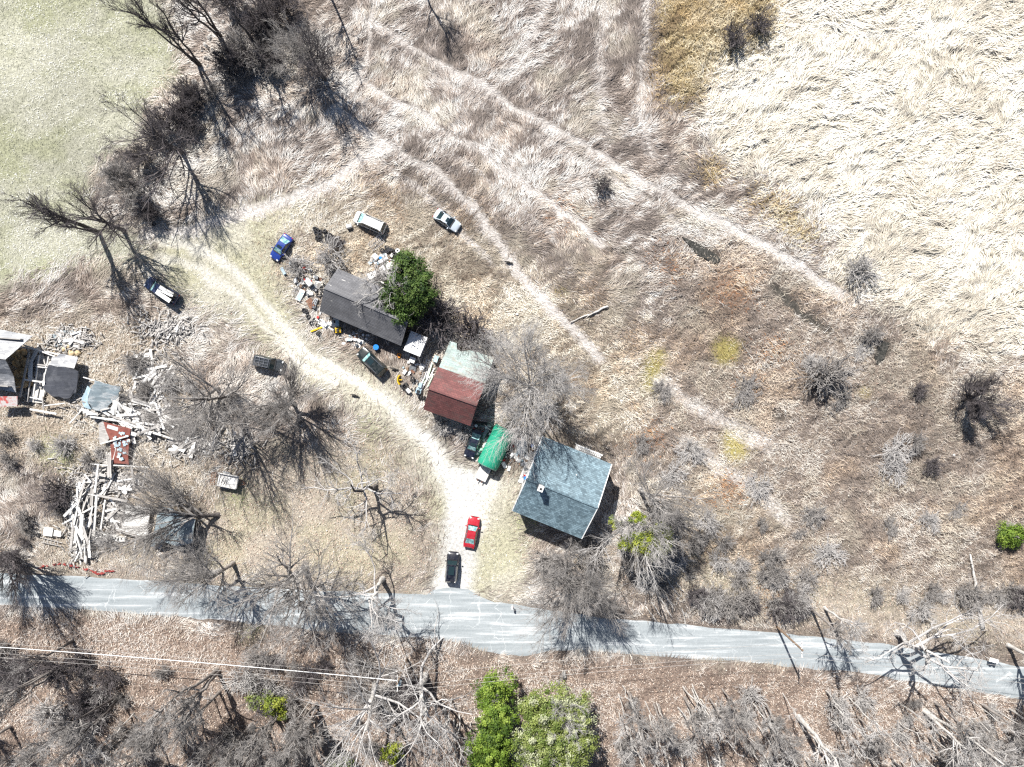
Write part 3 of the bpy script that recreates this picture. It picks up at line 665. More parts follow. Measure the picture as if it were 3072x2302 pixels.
leafy('cedar_tree', 'half bare cedar with yellow green tips below the corner of the blue roofed house', 1895, 1550, [(-.6,-1.9,8.6,3.0,1.8,1.4),(1.8,-2.4,8.2,2.2,1.7,1.3),(-3.6,.4,7.6,1.1,.9,.8),(-.9,1.4,8.8,1.4,1.0,.8),(2.6,-.6,8,1.5,1.3,1.0)], 17000, .11, YG, 203, 5.5, 'vase')
leafy('evergreen_tree', 'bright green dense evergreen at the bottom edge, left of the paler one', 1485, 2040, [(0,.5,4.5,3,3,3.4),(.5,-2.8,6,3,3,3.4),(-.4,-6,6,3.2,3.2,3.6),(-1,-9.5,5,3.4,3.4,3.5),(.6,-12,5,3,3,3)], 60000, .13, BG, 205, 7)
leafy('evergreen_tree', 'pale olive green evergreen full of bare white twigs beside the bright one', 1655, 2095, [(0,1.5,6,4.2,3.5,3.4),(-2,-2.5,7,4,4,4),(2.4,-2.2,6.6,3.8,4,3.6),(0,-6,7,5,4,3.6),(-3.2,1,4.5,2,2,2.4),(3.4,1.4,5,2,2,2.4)], 62000, .12, OG, 207, 7, 'broad')
leafy('evergreen_bush', 'round bright green bush alone near the right edge of the field', 3010, 1600, [(0,0,1.3,1.9,1.7,1.3),(.6,.1,1.5,1.4,1.4,1.1)], 12000, .10, BG, 209, 2.4)
for i, (a, b, s_, l_) in enumerate([(780,2085,1.0,'olive green cedar left of the pale leaning trunks'),(840,2090,1.3,'yellow green cedar right beside another small cedar'),(1030,2270,1.3,'olive cedar at the bottom edge under the pale branches'),(1180,2235,1.1,'olive green cedar beneath the right pale leaning tree'),(775,2090,.8,None)]):
    if l_: leafy('small_cedar', l_, a, b, [(0,0,1.6*s_,1.5*s_,1.4*s_,1.5*s_),(.6*s_,-.8*s_,1.4*s_,1.1*s_,1*s_,1.1*s_)], 3600, .11, YG if i % 2 else OG, 220+i, 2.8*s_)

put(make_tree('gnarled', 241, 'bare_tree', 'white limbed bare tree spreading over the far side of the long shed roof', 'tree', BPl, TP, hs=.95), 1175, 870, 1.0)
# wood south of the road -----------------------------------------------------
put(make_tree('broad', 301, 'pale_tree', 'pale trunked tree leaning down beside the transformer pole', 'tree', BPl, TP, lean=(.3, -1.5), hs=1.45, nsc=.8, tr=1.25), 1126, 2050, 1.0)
put(make_tree('gnarled', 303, 'pale_tree', 'tallest pale trunked tree in the strip south of the driveway, split at the top', 'tree', BPl, TP, lean=(.6, -1.2), hs=2.1, nsc=.8, tr=1.1), 1277, 2025, 2.0)
put(make_tree('fork', 305, 'bare_tree', 'thick twin trunked dark tree south of the road, right of the stem cluster', 'tree', B, TW, hs=1.1, tr=1.5), 655, 2010, 1.0)
put(make_tree('fork', 307, 'bare_tree', 'tree of many dark stems fanning from one root near the bottom left', 'tree', BD, TW, hs=1.1), 365, 2083, 3.0)
put(make_tree('fork', 309, 'bare_tree', 'dark forked tree leaning to the left edge below the power line', 'tree', B, TW, hs=1.05), 178, 2004, 4.0)
put(make_tree('tall', 311, 'bare_tree', 'single dark trunk crossing the power line near the left edge', 'tree', BD, TD, hs=.85), 220, 1922, .2)
put(make_tree('tall', 313, 'bare_tree', 'straight grey tree just right of the twin trunked one', 'tree', B, TW, hs=1.0), 660, 2075, .9)
put(make_tree('fork', 315, 'bare_tree', 'broad limbed pale tree at the bottom right with a long trunk', 'tree', BPl, TP, hs=1.15, tr=1.3), 2770, 2130, .9)
put(make_tree('tall', 317, 'bare_tree', 'thick white trunk leaning out of the bottom right wood', 'tree', BPl, TP, hs=1.0, tr=1.9), 2395, 2150, .9)
put(make_tree('snag', 319, 'dead_tree', 'white curved broken trunk standing among the thin stems', 'tree', BPl, TP, lean=(-1.4, 2), hs=.8, tr=1.5), 2150, 2230, .9)
protos = {k: make_tree(k, 330+i, 'woodland_tree' if k != 'snag' else 'dead_tree', '-', 'tree', b_, t_, hs=h_) for i, (k, b_, t_, h_) in enumerate([('thin', BPl, TP, 1.0), ('snag', BPl, TP, .95), ('tall', B, TW, .8), ('fork', B, TW, .8)])}
WOOD = []
rng = np.random.RandomState(5)
for i in range(135):                                            # thin stand right of the evergreens
    f = i/135.; a = 1850+rng.uniform(0, 1200); b = 2015+(a-1800)*.06+rng.uniform(15, 260)**1.0
    k = ['thin', 'thin', 'snag', 'snag', 'thin', 'tall'][rng.randint(6)]
    WOOD.append((k, a, b, 'R'))
for i in range(12): WOOD.append((['thin', 'snag'][i % 2], 1290+rng.uniform(0, 140), 2085+rng.uniform(0, 170), 'M'))
for i in range(40): WOOD.append((['tall', 'fork', 'thin', 'tall'][i % 4], rng.uniform(380, 1000), rng.uniform(2090, 2330), 'L'))
for i in range(12): WOOD.append((['tall', 'thin'][i % 2], rng.uniform(-60, 330), rng.uniform(2110, 2300), 'F'))
GR = {'R': ('thin pale leaning tree in the crowded stand right of the two evergreens', 'thin trees right of the evergreens'), 'M': ('slender pale stem between the tall pale tree and the bright evergreen', 'slender stems left of the evergreen'),
      'L': ('bare grey woodland tree in the tangle below the power line', 'bare trees in the bottom left wood'), 'F': ('bare tree in the far bottom left corner of the wood', 'bare trees in the bottom left corner')}
used = set()
for k, a, b, g_ in WOOD:
    s_ = rng.uniform(.7, 1.1); l_, gr_ = GR[g_]
    if k == 'snag': l_ = {'R': 'dead pale stem with few limbs in the stand right of the evergreens', 'M': 'dead bare stem between the tall pale tree and the bright evergreen'}.get(g_, l_)
    gr_ = gr_ if k != 'snag' else 'dead '+gr_
    if k not in used:
        r_ = put(protos[k], a, b, rng.uniform(0, 6), s_); used.add(k); r_['label'] = l_; r_['group'] = gr_
    else:
        r_ = put_dup(protos[k], a, b, rng.uniform(0, 6), s_, l_, gr_)
    r_.rotation_euler = (rng.normal(0, .07), rng.normal(0, .07), r_.rotation_euler.z)

# shrubs ---------------------------------------------------------------------
sh = [make_tree('shrub', 400+i, 'bare_shrub', '-', 'shrub', b_, t_, hs=h_, spread=1.0, minr=.014) for i, (b_, t_, h_) in enumerate([(BD, TW, 1.0), (BD, TD, 1.0), (B, TP, 1.0)])]
ONE = [(2570,815,2,1.5,'dark leafless bush at the edge of the pale marsh grass'),(2455,1130,0,2.1,'biggest grey rounded shrub in the brown field'),(2600,1010,0,1.0,'grey shrub above the water filled ditch'),
 (1420,1010,1,1.9,'dark tangled shrub behind the green roofed lean-to'),(1370,1040,2,.9,'bare vine shrub spilling on the green roof corner'),(1330,1265,2,1.0,'vine shrub creeping along the lower edge of the red roof'),
 (1390,1290,2,.8,'vine shrub at the lower right corner of the red roof'),(1320,960,1,2.2,'dark brush in the shade of the broad green tree'),(1160,860,2,1.7,'pale twiggy shrub hanging over the long shed roof'),
 (1000,775,2,1.5,'white dead brush pile by the tyre heap'),(900,800,2,1.1,'grey brush beside the blue car'),(1010,730,1,.7,'dark small shrub between the tyres and the shed'),(975,1000,1,.0,''),
 (2740,1170,1,.8,'low dark shrub in the middle right of the field'),(2780,1400,1,.9,'faint dark shrub in the right field'),(2740,1330,0,.9,'small shrub among yellow grass at the right'),
 (200,1470,1,1.6,'dark bush left of the fallen beams'),(60,1560,2,.0,''),(1800,560,1,.9,'small dark shrub between the two track pairs'),(2270,80,1,1.2,'dark bush at the top by the pale grass'),(2200,120,1,1.3,'brown bush beside the ochre grass'),
 (340,2015,1,1.3,'dark bush above the many stemmed tree'),(40,2010,1,1.5,'dark bush under the power line at the left edge'),(930,2005,1,1.1,'dark bush below the road near the power line'),(1770,1650,0,1.6,'brown shrub under the front of the blue roofed house'),
 (1640,1680,0,1.4,'brown shrub in front of the house nearest the mailbox'),(2010,1560,1,1.2,'dark brush in the shade of the cedar')]
first = [True]*3; rng = np.random.RandomState(9)
def shrub(a, b, k, s_, l_, gr_=None):
    if (s_ if not isinstance(s_, tuple) else 1) <= 0: return
    if first[k]:
        first[k] = False; r_ = put(sh[k], a, b, rng.uniform(0, 6), s_); r_['label'] = l_
        if gr_: r_['group'] = gr_
    else: put_dup(sh[k], a, b, rng.uniform(0, 6), s_, l_, gr_)
for a, b, k, s_, l_ in ONE: shrub(a, b, k, s_, l_)
for i in range(26):
    shrub(rng.uniform(1900, 3050), rng.uniform(1050, 1800), rng.choice([0, 2, 2]), (lambda q_: (q_*rng.uniform(.8, 1.5), q_*rng.uniform(.8, 1.5), q_*.6))(rng.uniform(.6, 1.2)), 'small leafless shrub scattered in the brown field right of the house', 'small shrubs of the brown field')
for i in range(26):
    shrub(rng.uniform(2050, 3050), 1770+rng.uniform(0, 60)+50*0, rng.choice([0, 1, 2]), rng.uniform(.7, 1.3), 'leafless shrub in the hedge along the upper road edge right of the utility pole', 'roadside hedge shrubs')
for i in range(44):
    a = rng.uniform(0, 1300); shrub(a, 1930+a*.05+rng.uniform(0, 250), rng.choice([0, 0, 1, 2]), rng.uniform(.7, 1.5), 'leafless undergrowth shrub in the bottom left wood', 'undergrowth shrubs of the bottom left wood')
for i in range(30):
    a = rng.uniform(1860, 3060); shrub(a, 2040+(a-1860)*.06+rng.uniform(0, 230), rng.choice([0, 2, 2]), rng.uniform(.6, 1.2), 'leafless undergrowth shrub in the bottom right wood', 'undergrowth shrubs of the bottom right wood')
for i in range(18):
    shrub(rng.uniform(380, 700), rng.uniform(1080, 1300), rng.choice([0, 2]), rng.uniform(.6, 1.1), 'leafless shrub tangled through the fallen barn boards', 'shrubs around the fallen barn')
for i in range(14):
    shrub(rng.uniform(0, 330), rng.uniform(1300, 1700), rng.choice([0, 2, 1]), rng.uniform(.5, 1.1), 'leafless shrub on the rough slope left of the fallen beams', 'shrubs left of the fallen beams')
for i in range(18):
    a = rng.uniform(0, 1); shrub(460+a*400+rng.uniform(-60, 60), 470-a*430+rng.uniform(-70, 70), rng.choice([0, 1, 1]), rng.uniform(.9, 1.6), 'leafless shrub under the trees of the top left treeline', 'shrubs under the treeline')
for i in range(22):
    shrub(rng.uniform(1870, 2330), rng.uniform(1560, 1790), rng.choice([0, 2]), rng.uniform(.5, 1.0), 'leafless shrub on the bank between the cedar and the road', 'shrubs on the bank by the road')

# boulders, logs
rk = []
def rock(px, py, s_, seed):
    r_ = random.Random(seed); mb = MB(); mb.ball((0, 0, 0), s_, 8, 6, .22, (1, r_.uniform(.6, .95), .65), r_)
    x_, y_ = W(px, py); o = mb.build('boulder', M['stone']); o.location = (x_, y_, gz(x_, y_)+s_*.25); o.rotation_euler = (0, 0, r_.uniform(0, 6)); return o
for (a, b, s_, l_) in [(702,48,.75,'long grey boulder at the top of the treeline'),(565,357,.7,'largest pale boulder under the treeline'),(678,250,.35,'small round pale boulder right of the dark tree'),(700,75,.5,'white angular boulder beside the long grey one')]:
    tag(rock(a, b, s_, a), l_, 'boulder')
rng = np.random.RandomState(12)
for i in range(34):
    f = rng.uniform(0, 1); a = 450+f*290+rng.normal(0, 18); b = 470-f*470+rng.normal(0, 20)
    tag(rock(a, b, rng.uniform(.15, .5), i), 'grey field stone in the tumbled wall under the treeline', 'stone', 'stones of the tumbled wall')
for i in range(20):
    tag(rock(2080+rng.uniform(-50, 90), 1790+rng.uniform(-20, 20), rng.uniform(.12, .3), 50+i), 'pale stone on the bank above the road, below the brown field', 'stone', 'stones on the bank above the road')
for i in range(26):
    tag(rock(290+rng.uniform(0, 130)+i*1, 2190+rng.uniform(0, 110), rng.uniform(.12, .3), 90+i), 'pale stone in the wall between the bottom left trees', 'stone', 'stones in the bottom left wood')
def log(name, label, a, b, r0, r1, mat, branches=0, seed=1, za=.25, zb=.35):
    (x0, y0), (x1, y1) = W(*a), W(*b); r_ = random.Random(seed); mb = MB(); pts = []; rad = []
    for k in range(9):
        t = k/8; X_ = x0+(x1-x0)*t+r_.uniform(-.12, .12); Y_ = y0+(y1-y0)*t+r_.uniform(-.12, .12); pts.append((X_, Y_, gz(X_, Y_)+za*(1-t)+zb*t)); rad.append(r0*(1-t)+r1*t)
    mb.tube(pts, rad, 8)
    for q in range(branches):
        k = r_.randint(3, 8); p = Vector(pts[k]); d = Vector((r_.uniform(-1, 1), r_.uniform(-1, 1), r_.uniform(.1, .7)))*r_.uniform(.6, 1.8)
        mb.tube([p, p+d*.5, p+d+Vector((0, 0, .2))], [rad[k]*.5, rad[k]*.35, .015], 5)
    tag(mb.build(name, mat, smooth=True), label, 'log')
log('fallen_log', 'long white fallen trunk near the right edge above the road', (2944,1884), (2902,1662), .36, .12, M['bark_pale'], 2, 3)
log('fallen_log', 'bleached fallen trunk in the grass between the tracks', (1712,966), (1822,922), .07, .17, M['bark_pale'], 3, 4)
log('fallen_branch', 'white branch lying by the narrow ditch', (2118,797), (2150,822), .07, .03, M['bark_pale'], 9, 5)
log('fallen_branch', 'thin curved stick beside the round mossy patch', (2222,1030), (2262,1086), .03, .03, M['bark_pale'], 0, 6)
log('fallen_branch', 'small white dead branches in the dark brown scrub', (2060,945), (2100,930), .04, .02, M['bark_pale'], 9, 7)
log('fallen_branch', 'white forked branch above the mossy patches', (2155,905), (2170,920), .05, .02, M['bark_pale'], 8, 8)
log('fallen_log', 'pair of dark fallen limbs by the fence end behind the garage', (1500,1020), (1545,1070), .1, .05, M['bark_pale'], 4, 9)
log('fallen_log', 'pale fallen limb across the ground right of the shed', (1335,985), (1380,1012), .06, .04, M['bark_pale'], 1, 10)
log('fallen_log', 'grey log lying on the bank above the road', (2080,1820), (2230,1822), .12, .07, M['bark'], 3, 11)
log('fallen_branch', 'bare branch along the verge below the fallen barn', (270,1660), (375,1638), .05, .03, M['bark_pale'], 4, 13)
for i in range(16):
    rr_ = random.Random(i); a = 1960+rr_.uniform(-40, 90); b = 1690+i*9; 
    log('cut_limb', 'pale cut limb in the brush heap below the cedar', (a, b), (a+rr_.uniform(10, 45), b+rr_.uniform(25, 60)), .09, .05, M['bark_pale'], 1, 40+i)
    SC.collection.objects[-1]['group'] = 'limbs of the brush heap below the cedar'
# ---------------------------------------------------------------- buildings
def shingle(name, c1, c2, mortar, sx, sy, spots=None, rough=.5, rz=0, patches=0):
    n = NT(name); co = n.co((1, 1, 1), rz); b = n.new('ShaderNodeTexBrick'); n.l(co, b.inputs['Vector'])
    b.inputs['Scale'].default_value = 1; b.inputs['Brick Width'].default_value = sx; b.inputs['Row Height'].default_value = sy
    b.inputs['Mortar Size'].default_value = .018; b.inputs['Color1'].default_value = (*c1, 1); b.inputs['Color2'].default_value = (*c2, 1); b.inputs['Mortar'].default_value = (*mortar, 1)
    b.inputs['Bias'].default_value = -.1
    f = n.noise(n.co(), .55, 5, .7); c = n.mix(1.0, b.outputs['Color'], n.ramp(f, [(.3, .72), (.7, 1.22)]), 'MULTIPLY')
    if spots: c = n.mix(n.ramp(n.noise(n.co((1, 2.2, 1)), .45, 5, .75), [(.50, 0.0), (.62, .8)]), c, spots)
    if patches: c = n.mix(n.ramp(n.noise(n.co((.5, 3.2, 1)), 1.5, 2, .5), [(.70, 0.0), (.72, .85)]), c, (.5, .49, .47))
    n.col(c); n.bump(b.outputs['Fac'], .4, .02); return n.fin(rough, 0, .5)
siding = shingle('white_clapboard', (.72, .71, .68), (.66, .65, .62), (.3, .3, .3), 4.0, .14)
woodwall = shingle('dark_board_wall', (.12, .10, .085), (.17, .14, .12), (.03, .03, .03), .2, 4.0)
gable_b = shingle('garage_board', (.30, .24, .2), (.36, .30, .26), (.06, .05, .05), .2, 4.0)
def gable(name, label, px, py, rz, L, Wd, eave, ridge, rmat, wmat, over=.35, roff=0.0, cat='building'):
    x_, y_ = W(px, py, eave); t = thing(name, label, cat, (x_, y_, 0), rz)
    l2, w2 = L/2-over, Wd/2-over; mb = MB(); zr = ridge-.12
    slope = (ridge-eave)/(Wd/2)
    ew = eave+slope*over*.9-.06
    V = [(-l2, -w2, -.3), (l2, -w2, -.3), (l2, w2, -.3), (-l2, w2, -.3), (-l2, -w2, ew), (l2, -w2, ew), (l2, w2, ew), (-l2, w2, ew), (-l2, roff, zr), (l2, roff, zr)]
    mb.add(V, [(0, 1, 5, 4), (2, 3, 7, 6), (1, 2, 6, 9, 5), (3, 0, 4, 8, 7), (3, 2, 1, 0)]); mb.build('wall', wmat, t)
    for sgn in (-1, 1):
        mb = MB(); a, b, c, d = (-L/2, sgn*Wd/2, eave), (L/2, sgn*Wd/2, eave), (L/2, roff, ridge), (-L/2, roff, ridge)
        top = [a, b, c, d] if sgn < 0 else [d, c, b, a]
        mb.slab(top, .12); mb.build('roof', rmat, t)
    mb = MB(); mb.box((0, roff, ridge+.015), (L, .28, .05)); mb.build('ridge_cap', rmat, t)
    return t, (l2, w2, ew)
def opening(t, name, c, size, rz, mat, fmat, sub='frame'):
    mb = MB(); mb.box(c, (size[0], .05, size[1]), rz=rz); o = mb.build(name, mat, t)
    mb = MB(); hx, hz = size[0]/2, size[1]/2; M3 = rot(0, 0, rz)
    for (a, b, w_, h_) in ((0, hz+.05, size[0]+.2, .1), (0, -hz-.05, size[0]+.2, .1), (-hx-.05, 0, .1, size[1]), (hx+.05, 0, .1, size[1])):
        p = M3 @ Vector((a, 0, 0)); mb.box((c[0]+p.x, c[1]+p.y, c[2]+b), (w_, .09, h_), rz=rz)
    mb.build(sub, fmat, o); return o
# house
hr = shingle('blue_grey_shingle', (.21, .30, .35), (.085, .13, .16), (.08, .12, .14), .40, .24)
t, (l2, w2, ew) = gable('house', 'two storey white house with a blue grey shingled gable roof and brick chimney', 1686, 1463, R(-22), 10.7, 11.5, 5.1, 7.7, hr, siding, roff=-.45, cat='house')
mb = MB(); mb.box((-3.15, -.75, 8.0), (.62, .72, 2.2)); ch = mb.build('chimney', shingle('chimney_brick', (.5, .36, .28), (.42, .29, .22), (.5, .48, .45), .2, .08), t)
mb = MB(); mb.box((-3.15, -.75, 9.16), (.78, .88, .12)); mb.build('cap', M['white'], ch); mb = MB(); mb.box((-3.12, -.80, 9.25), (.28, .28, .10)); mb.build('flue', M['dark'], ch)
mb = MB(); mb.cyl((1.0, 2.6, 6.75), .07, .5); mb.build('vent_pipe', M['white'], t)
for s_ in (-1, 1):
    mb = MB(); mb.slab([(s_*5.35-.06, -5.75, 5.13), (s_*5.35+.06, -5.75, 5.13), (s_*5.35+.06, -.45, 7.73), (s_*5.35-.06, -.45, 7.73)], .2); mb.slab([(s_*5.35-.06, -.45, 7.73), (s_*5.35+.06, -.45, 7.73), (s_*5.35+.06, 5.75, 5.13), (s_*5.35-.06, 5.75, 5.13)], .2); mb.build('rake_board', M['white'], t)
for y_ in (-3, 0, 3): opening(t, 'window', (-l2-.02, y_, 1.6), (1.0, 1.3), R(90), M['glass'], M['white']); opening(t, 'window', (l2+.02, y_, 1.6), (1.0, 1.3), R(90), M['glass'], M['white'])
for x_ in (-3, 3): opening(t, 'window', (x_, -w2-.02, 1.6), (1.0, 1.3), 0, M['glass'], M['white']); opening(t, 'window', (x_, w2+.02, 2.0), (1.0, 1.3), 0, M['glass'], M['white'])
opening(t, 'door', (0, -w2-.02, 1.05), (1.0, 2.1), 0, M['wood_brown'], M['white'])
mb = MB(); mb.box((1.8, w2+.6, 3.4), (4.0, .9, .12)); dk = mb.build('deck', M['wood_pale'], t)
mb = MB()
for k in range(12): mb.box((-.1+k*.35, w2+1.0, 3.9), (.06, .06, .95))
mb.box((1.8, w2+1.0, 4.4), (4.0, .12, .07)); mb.build('railing', M['white'], dk)
mb = MB()
for k in (0, 1.8, 3.6): mb.box((k, w2+.95, 1.6), (.14, .14, 3.5))
mb.build('post', M['wood_pale'], dk)
mb = MB(); mb.box((-l2-.45, 1.5, .25), (.8, 7.5, .12)); mb.build('side_walk', M['wood_pale'], t)
# garage
rr_ = shingle('red_shingle', (.20, .075, .07), (.14, .052, .05), (.08, .04, .04), .5, .3, spots=(.10, .065, .06))
t, (l2, w2, ew) = gable('garage', 'garage with a mottled red shingled gable roof and a pale green lean-to roof behind', 1363, 1190, R(-19.4), 7.2, 6.5, 3.8, 6.2, rr_, gable_b)
gr_ = shingle('faded_green_shingle', (.40, .50, .47), (.27, .35, .335), (.16, .2, .2), .9, .16, spots=(.30, .27, .22))
mb = MB(); ys = 3.27; pts = [(-3.5, ys, 3.78), (3.55, ys, 3.78), (3.5, ys+3.9, 3.1), (1.2, ys+3.95, 3.1), (-.3, ys+3.75, 3.13), (-1.3, ys+3.2, 3.2), (-2.0, ys+3.3, 3.2), (-2.3, ys+4.15, 3.05), (-3.3, ys+4.1, 3.05)]
mb.slab(pts, .1); mb.build('lean_to_roof', gr_, t)
mb = MB(); mb.box((-3.3, 5.1, 1.4), (.1, 3.7, 3.1)); mb.box((3.3, 5.1, 1.4), (.1, 3.7, 3.1)); mb.box((1.2, 6.95, 1.3), (4.3, .1, 3.1)); mb.build('lean_to_wall', woodwall, t)
for x_, l_ in ((-1.7, 2.6), (1.7, 2.6)): opening(t, 'garage_door', (x_, -w2-.02, 1.2), (2.5, 2.3), 0, M['white'], M['wood_grey'])
opening(t, 'window', (-l2-.02, 0, 1.6), (.9, .9), R(90), M['glass'], M['white']); opening(t, 'window', (l2+.02, 0, 1.6), (.9, .9), R(90), M['glass'], M['white'])
mb = MB(); r_ = random.Random(4)
for k in range(7): x0 = r_.uniform(1.6, 3.2); y0 = ys+r_.uniform(.6, 3.2); mb.box((x0, y0, 3.78-(y0-ys)*.174+.02), (r_.uniform(.2, .7), .1, .02), ry=0)
mb.build('torn_shingle', M['dark'], t)
# long dark workshop
wr = shingle('dark_roofing', (.17, .17, .18), (.135, .135, .145), (.06, .06, .063), 6.0, .19, rough=.38, patches=1)
t, (l2, w2, ew) = gable('long_shed', 'long low shed with a dark grey sheet roof streaked with small white patches', 1108, 922, R(-22.9), 12.9, 6.8, 2.8, 5.1, wr, woodwall)
for x_ in (-4.5, -1.5, 1.5, 4.5): opening(t, 'window', (x_, -w2-.02, 1.5), (.9, .8), 0, M['glass'], M['wood_grey']); opening(t, 'window', (x_, w2+.02, 1.5), (.9, .8), 0, M['glass'], M['wood_grey'])
opening(t, 'door', (0, -w2-.02, 1.05), (1.8, 2.1), 0, M['wood_brown'], M['wood_grey'])
opening(t, 'window', (-l2-.02, 0, 1.5), (.9, .8), R(90), M['glass'], M['wood_grey'])
# white box trailer
x_, y_ = W(1247, 1032, 2.3); t = thing('box_trailer', 'white box trailer parked at the end of the long shed', 'trailer', (x_, y_, 0), R(-22))
mb = MB(); mb.box((0, 0, 1.5), (2.55, 3.0, 1.9)); mb.build('body', speck('trailer_side_painted_shade', (.25, .30, .42), (.4, .45, .55), 2, .4), t, bevel=.04)  # blue shade on the white sides is painted into the body colour
mb = MB(); mb.box((0, 0, 2.48), (2.6, 3.05, .06)); mb.build('roof', speck('trailer_roof', (.70, .70, .70), (.82, .82, .82), .9, .5), t, bevel=.03)
for s_ in (-1, 1):
    mb = MB(); mb.cyl((s_*1.2, 0, .33), .33, .2, 16, 'x'); w_ = mb.build('wheel', M['rubber'], t); mb = MB(); mb.cyl((s_*1.31, 0, .33), .17, .03, 12, 'x'); mb.build('rim', M['rim'], w_)
mb = MB(); mb.bar((-.6, -1.5, .45), (0, -2.6, .45), .08, .08); mb.bar((.6, -1.5, .45), (0, -2.62, .46), .08, .08); mb.build('drawbar', M['rust'], t)
mb = MB(); mb.box((1.285, 1.0, 1.5), (.02, .7, 1.3)); mb.build('side_door', M['white_metal'], t)
mb = MB(); mb.tube([(-1.35, 1.4, 2.56), (-1.1, -1.5, 2.56), (-.9, -1.9, .3)], .02, 5); mb.tube([(1.0, -1.5, 2.56), (1.7, -2.6, 1.2), (2.6, -4.2, .2)], .035, 5); mb.build('tie_rope', M['wood_pale'], t)
# green tarp shelter
x_, y_ = W(1488, 1344, 1.6); t = thing('tarp_shelter', 'round topped shelter covered with a bright green tarpaulin', 'shelter', (x_, y_, 0), R(-22+90-4))
tarp = NT('green_tarpaulin'); cc = tarp.co((1, 1, 1)); f = tarp.noise(cc, 1.3, 4); wv = tarp.noise(tarp.co((.6, 3, 1)), 2.2, 4, .6)
tarp.col(tarp.ramp(f, [(.3, (.015, .235, .145)), (.7, (.03, .32, .20))])); tarp.bump(wv, .6, .12); tm = tarp.fin(.5, 0, .3)
prof = [(-1.62, .3), (-1.62, 1.3), (-1.45, 2.0), (-.85, 2.5), (0, 2.75), (.85, 2.5), (1.45, 2.0), (1.62, 1.3), (1.62, .3)]
V = []; nx_ = 15; r_ = random.Random(3)
for i in range(nx_):
    xx = -3.1+6.2*i/(nx_-1); e = 1-.06*(i in (0, nx_-1)); sag = .05*math.sin(i*1.57)**2
    for (yy, zz) in prof: V.append((xx, yy*e+r_.uniform(-.03, .03), zz*e-sag+r_.uniform(-.02, .02)))
F = []; k_ = len(prof)
for i in range(nx_-1):
    for j in range(k_-1): F.append((i*k_+j, (i+1)*k_+j, (i+1)*k_+j+1, i*k_+j+1))
F.append(tuple((nx_-1)*k_+j for j in range(k_))[::-1])
mb = MB(); mb.add(V, F); o = mb.build('tarpaulin', tm, t, smooth=True)
mb = MB()
for xx in (-3.0, 0, 3.0): mb.tube([(xx, y2*.97, z2*.97) for y2, z2 in [(-1.62, 0)]+prof+[(1.62, 0)]], .03, 6)
mb.build('frame', M['grey_metal'], t)
x_, y_ = W(1450, 1418); t = thing('flat_trailer', 'wooden flat trailer sticking out from under the green tarpaulin', 'trailer', (x_, y_, 0), R(64))
mb = MB()
for k in range(7): mb.box((0.2, -.75+k*.25, .62), (2.6, .22, .05))
mb.build('deck', M['wood_pale'], t); mb = MB(); mb.box((-1.0, 0, .52), (.1, 1.8, .12)); mb.box((-1.25, -.4, .5), (.5, .1, .1)); mb.box((-1.25, .3, .5), (.5, .1, .1)); mb.build('frame', M['rust'], t)
for s_ in (-1, 1): mb = MB(); mb.cyl((.8, s_*.98, .33), .33, .18, 16, 'y'); mb.build('wheel', M['rubber'], t)

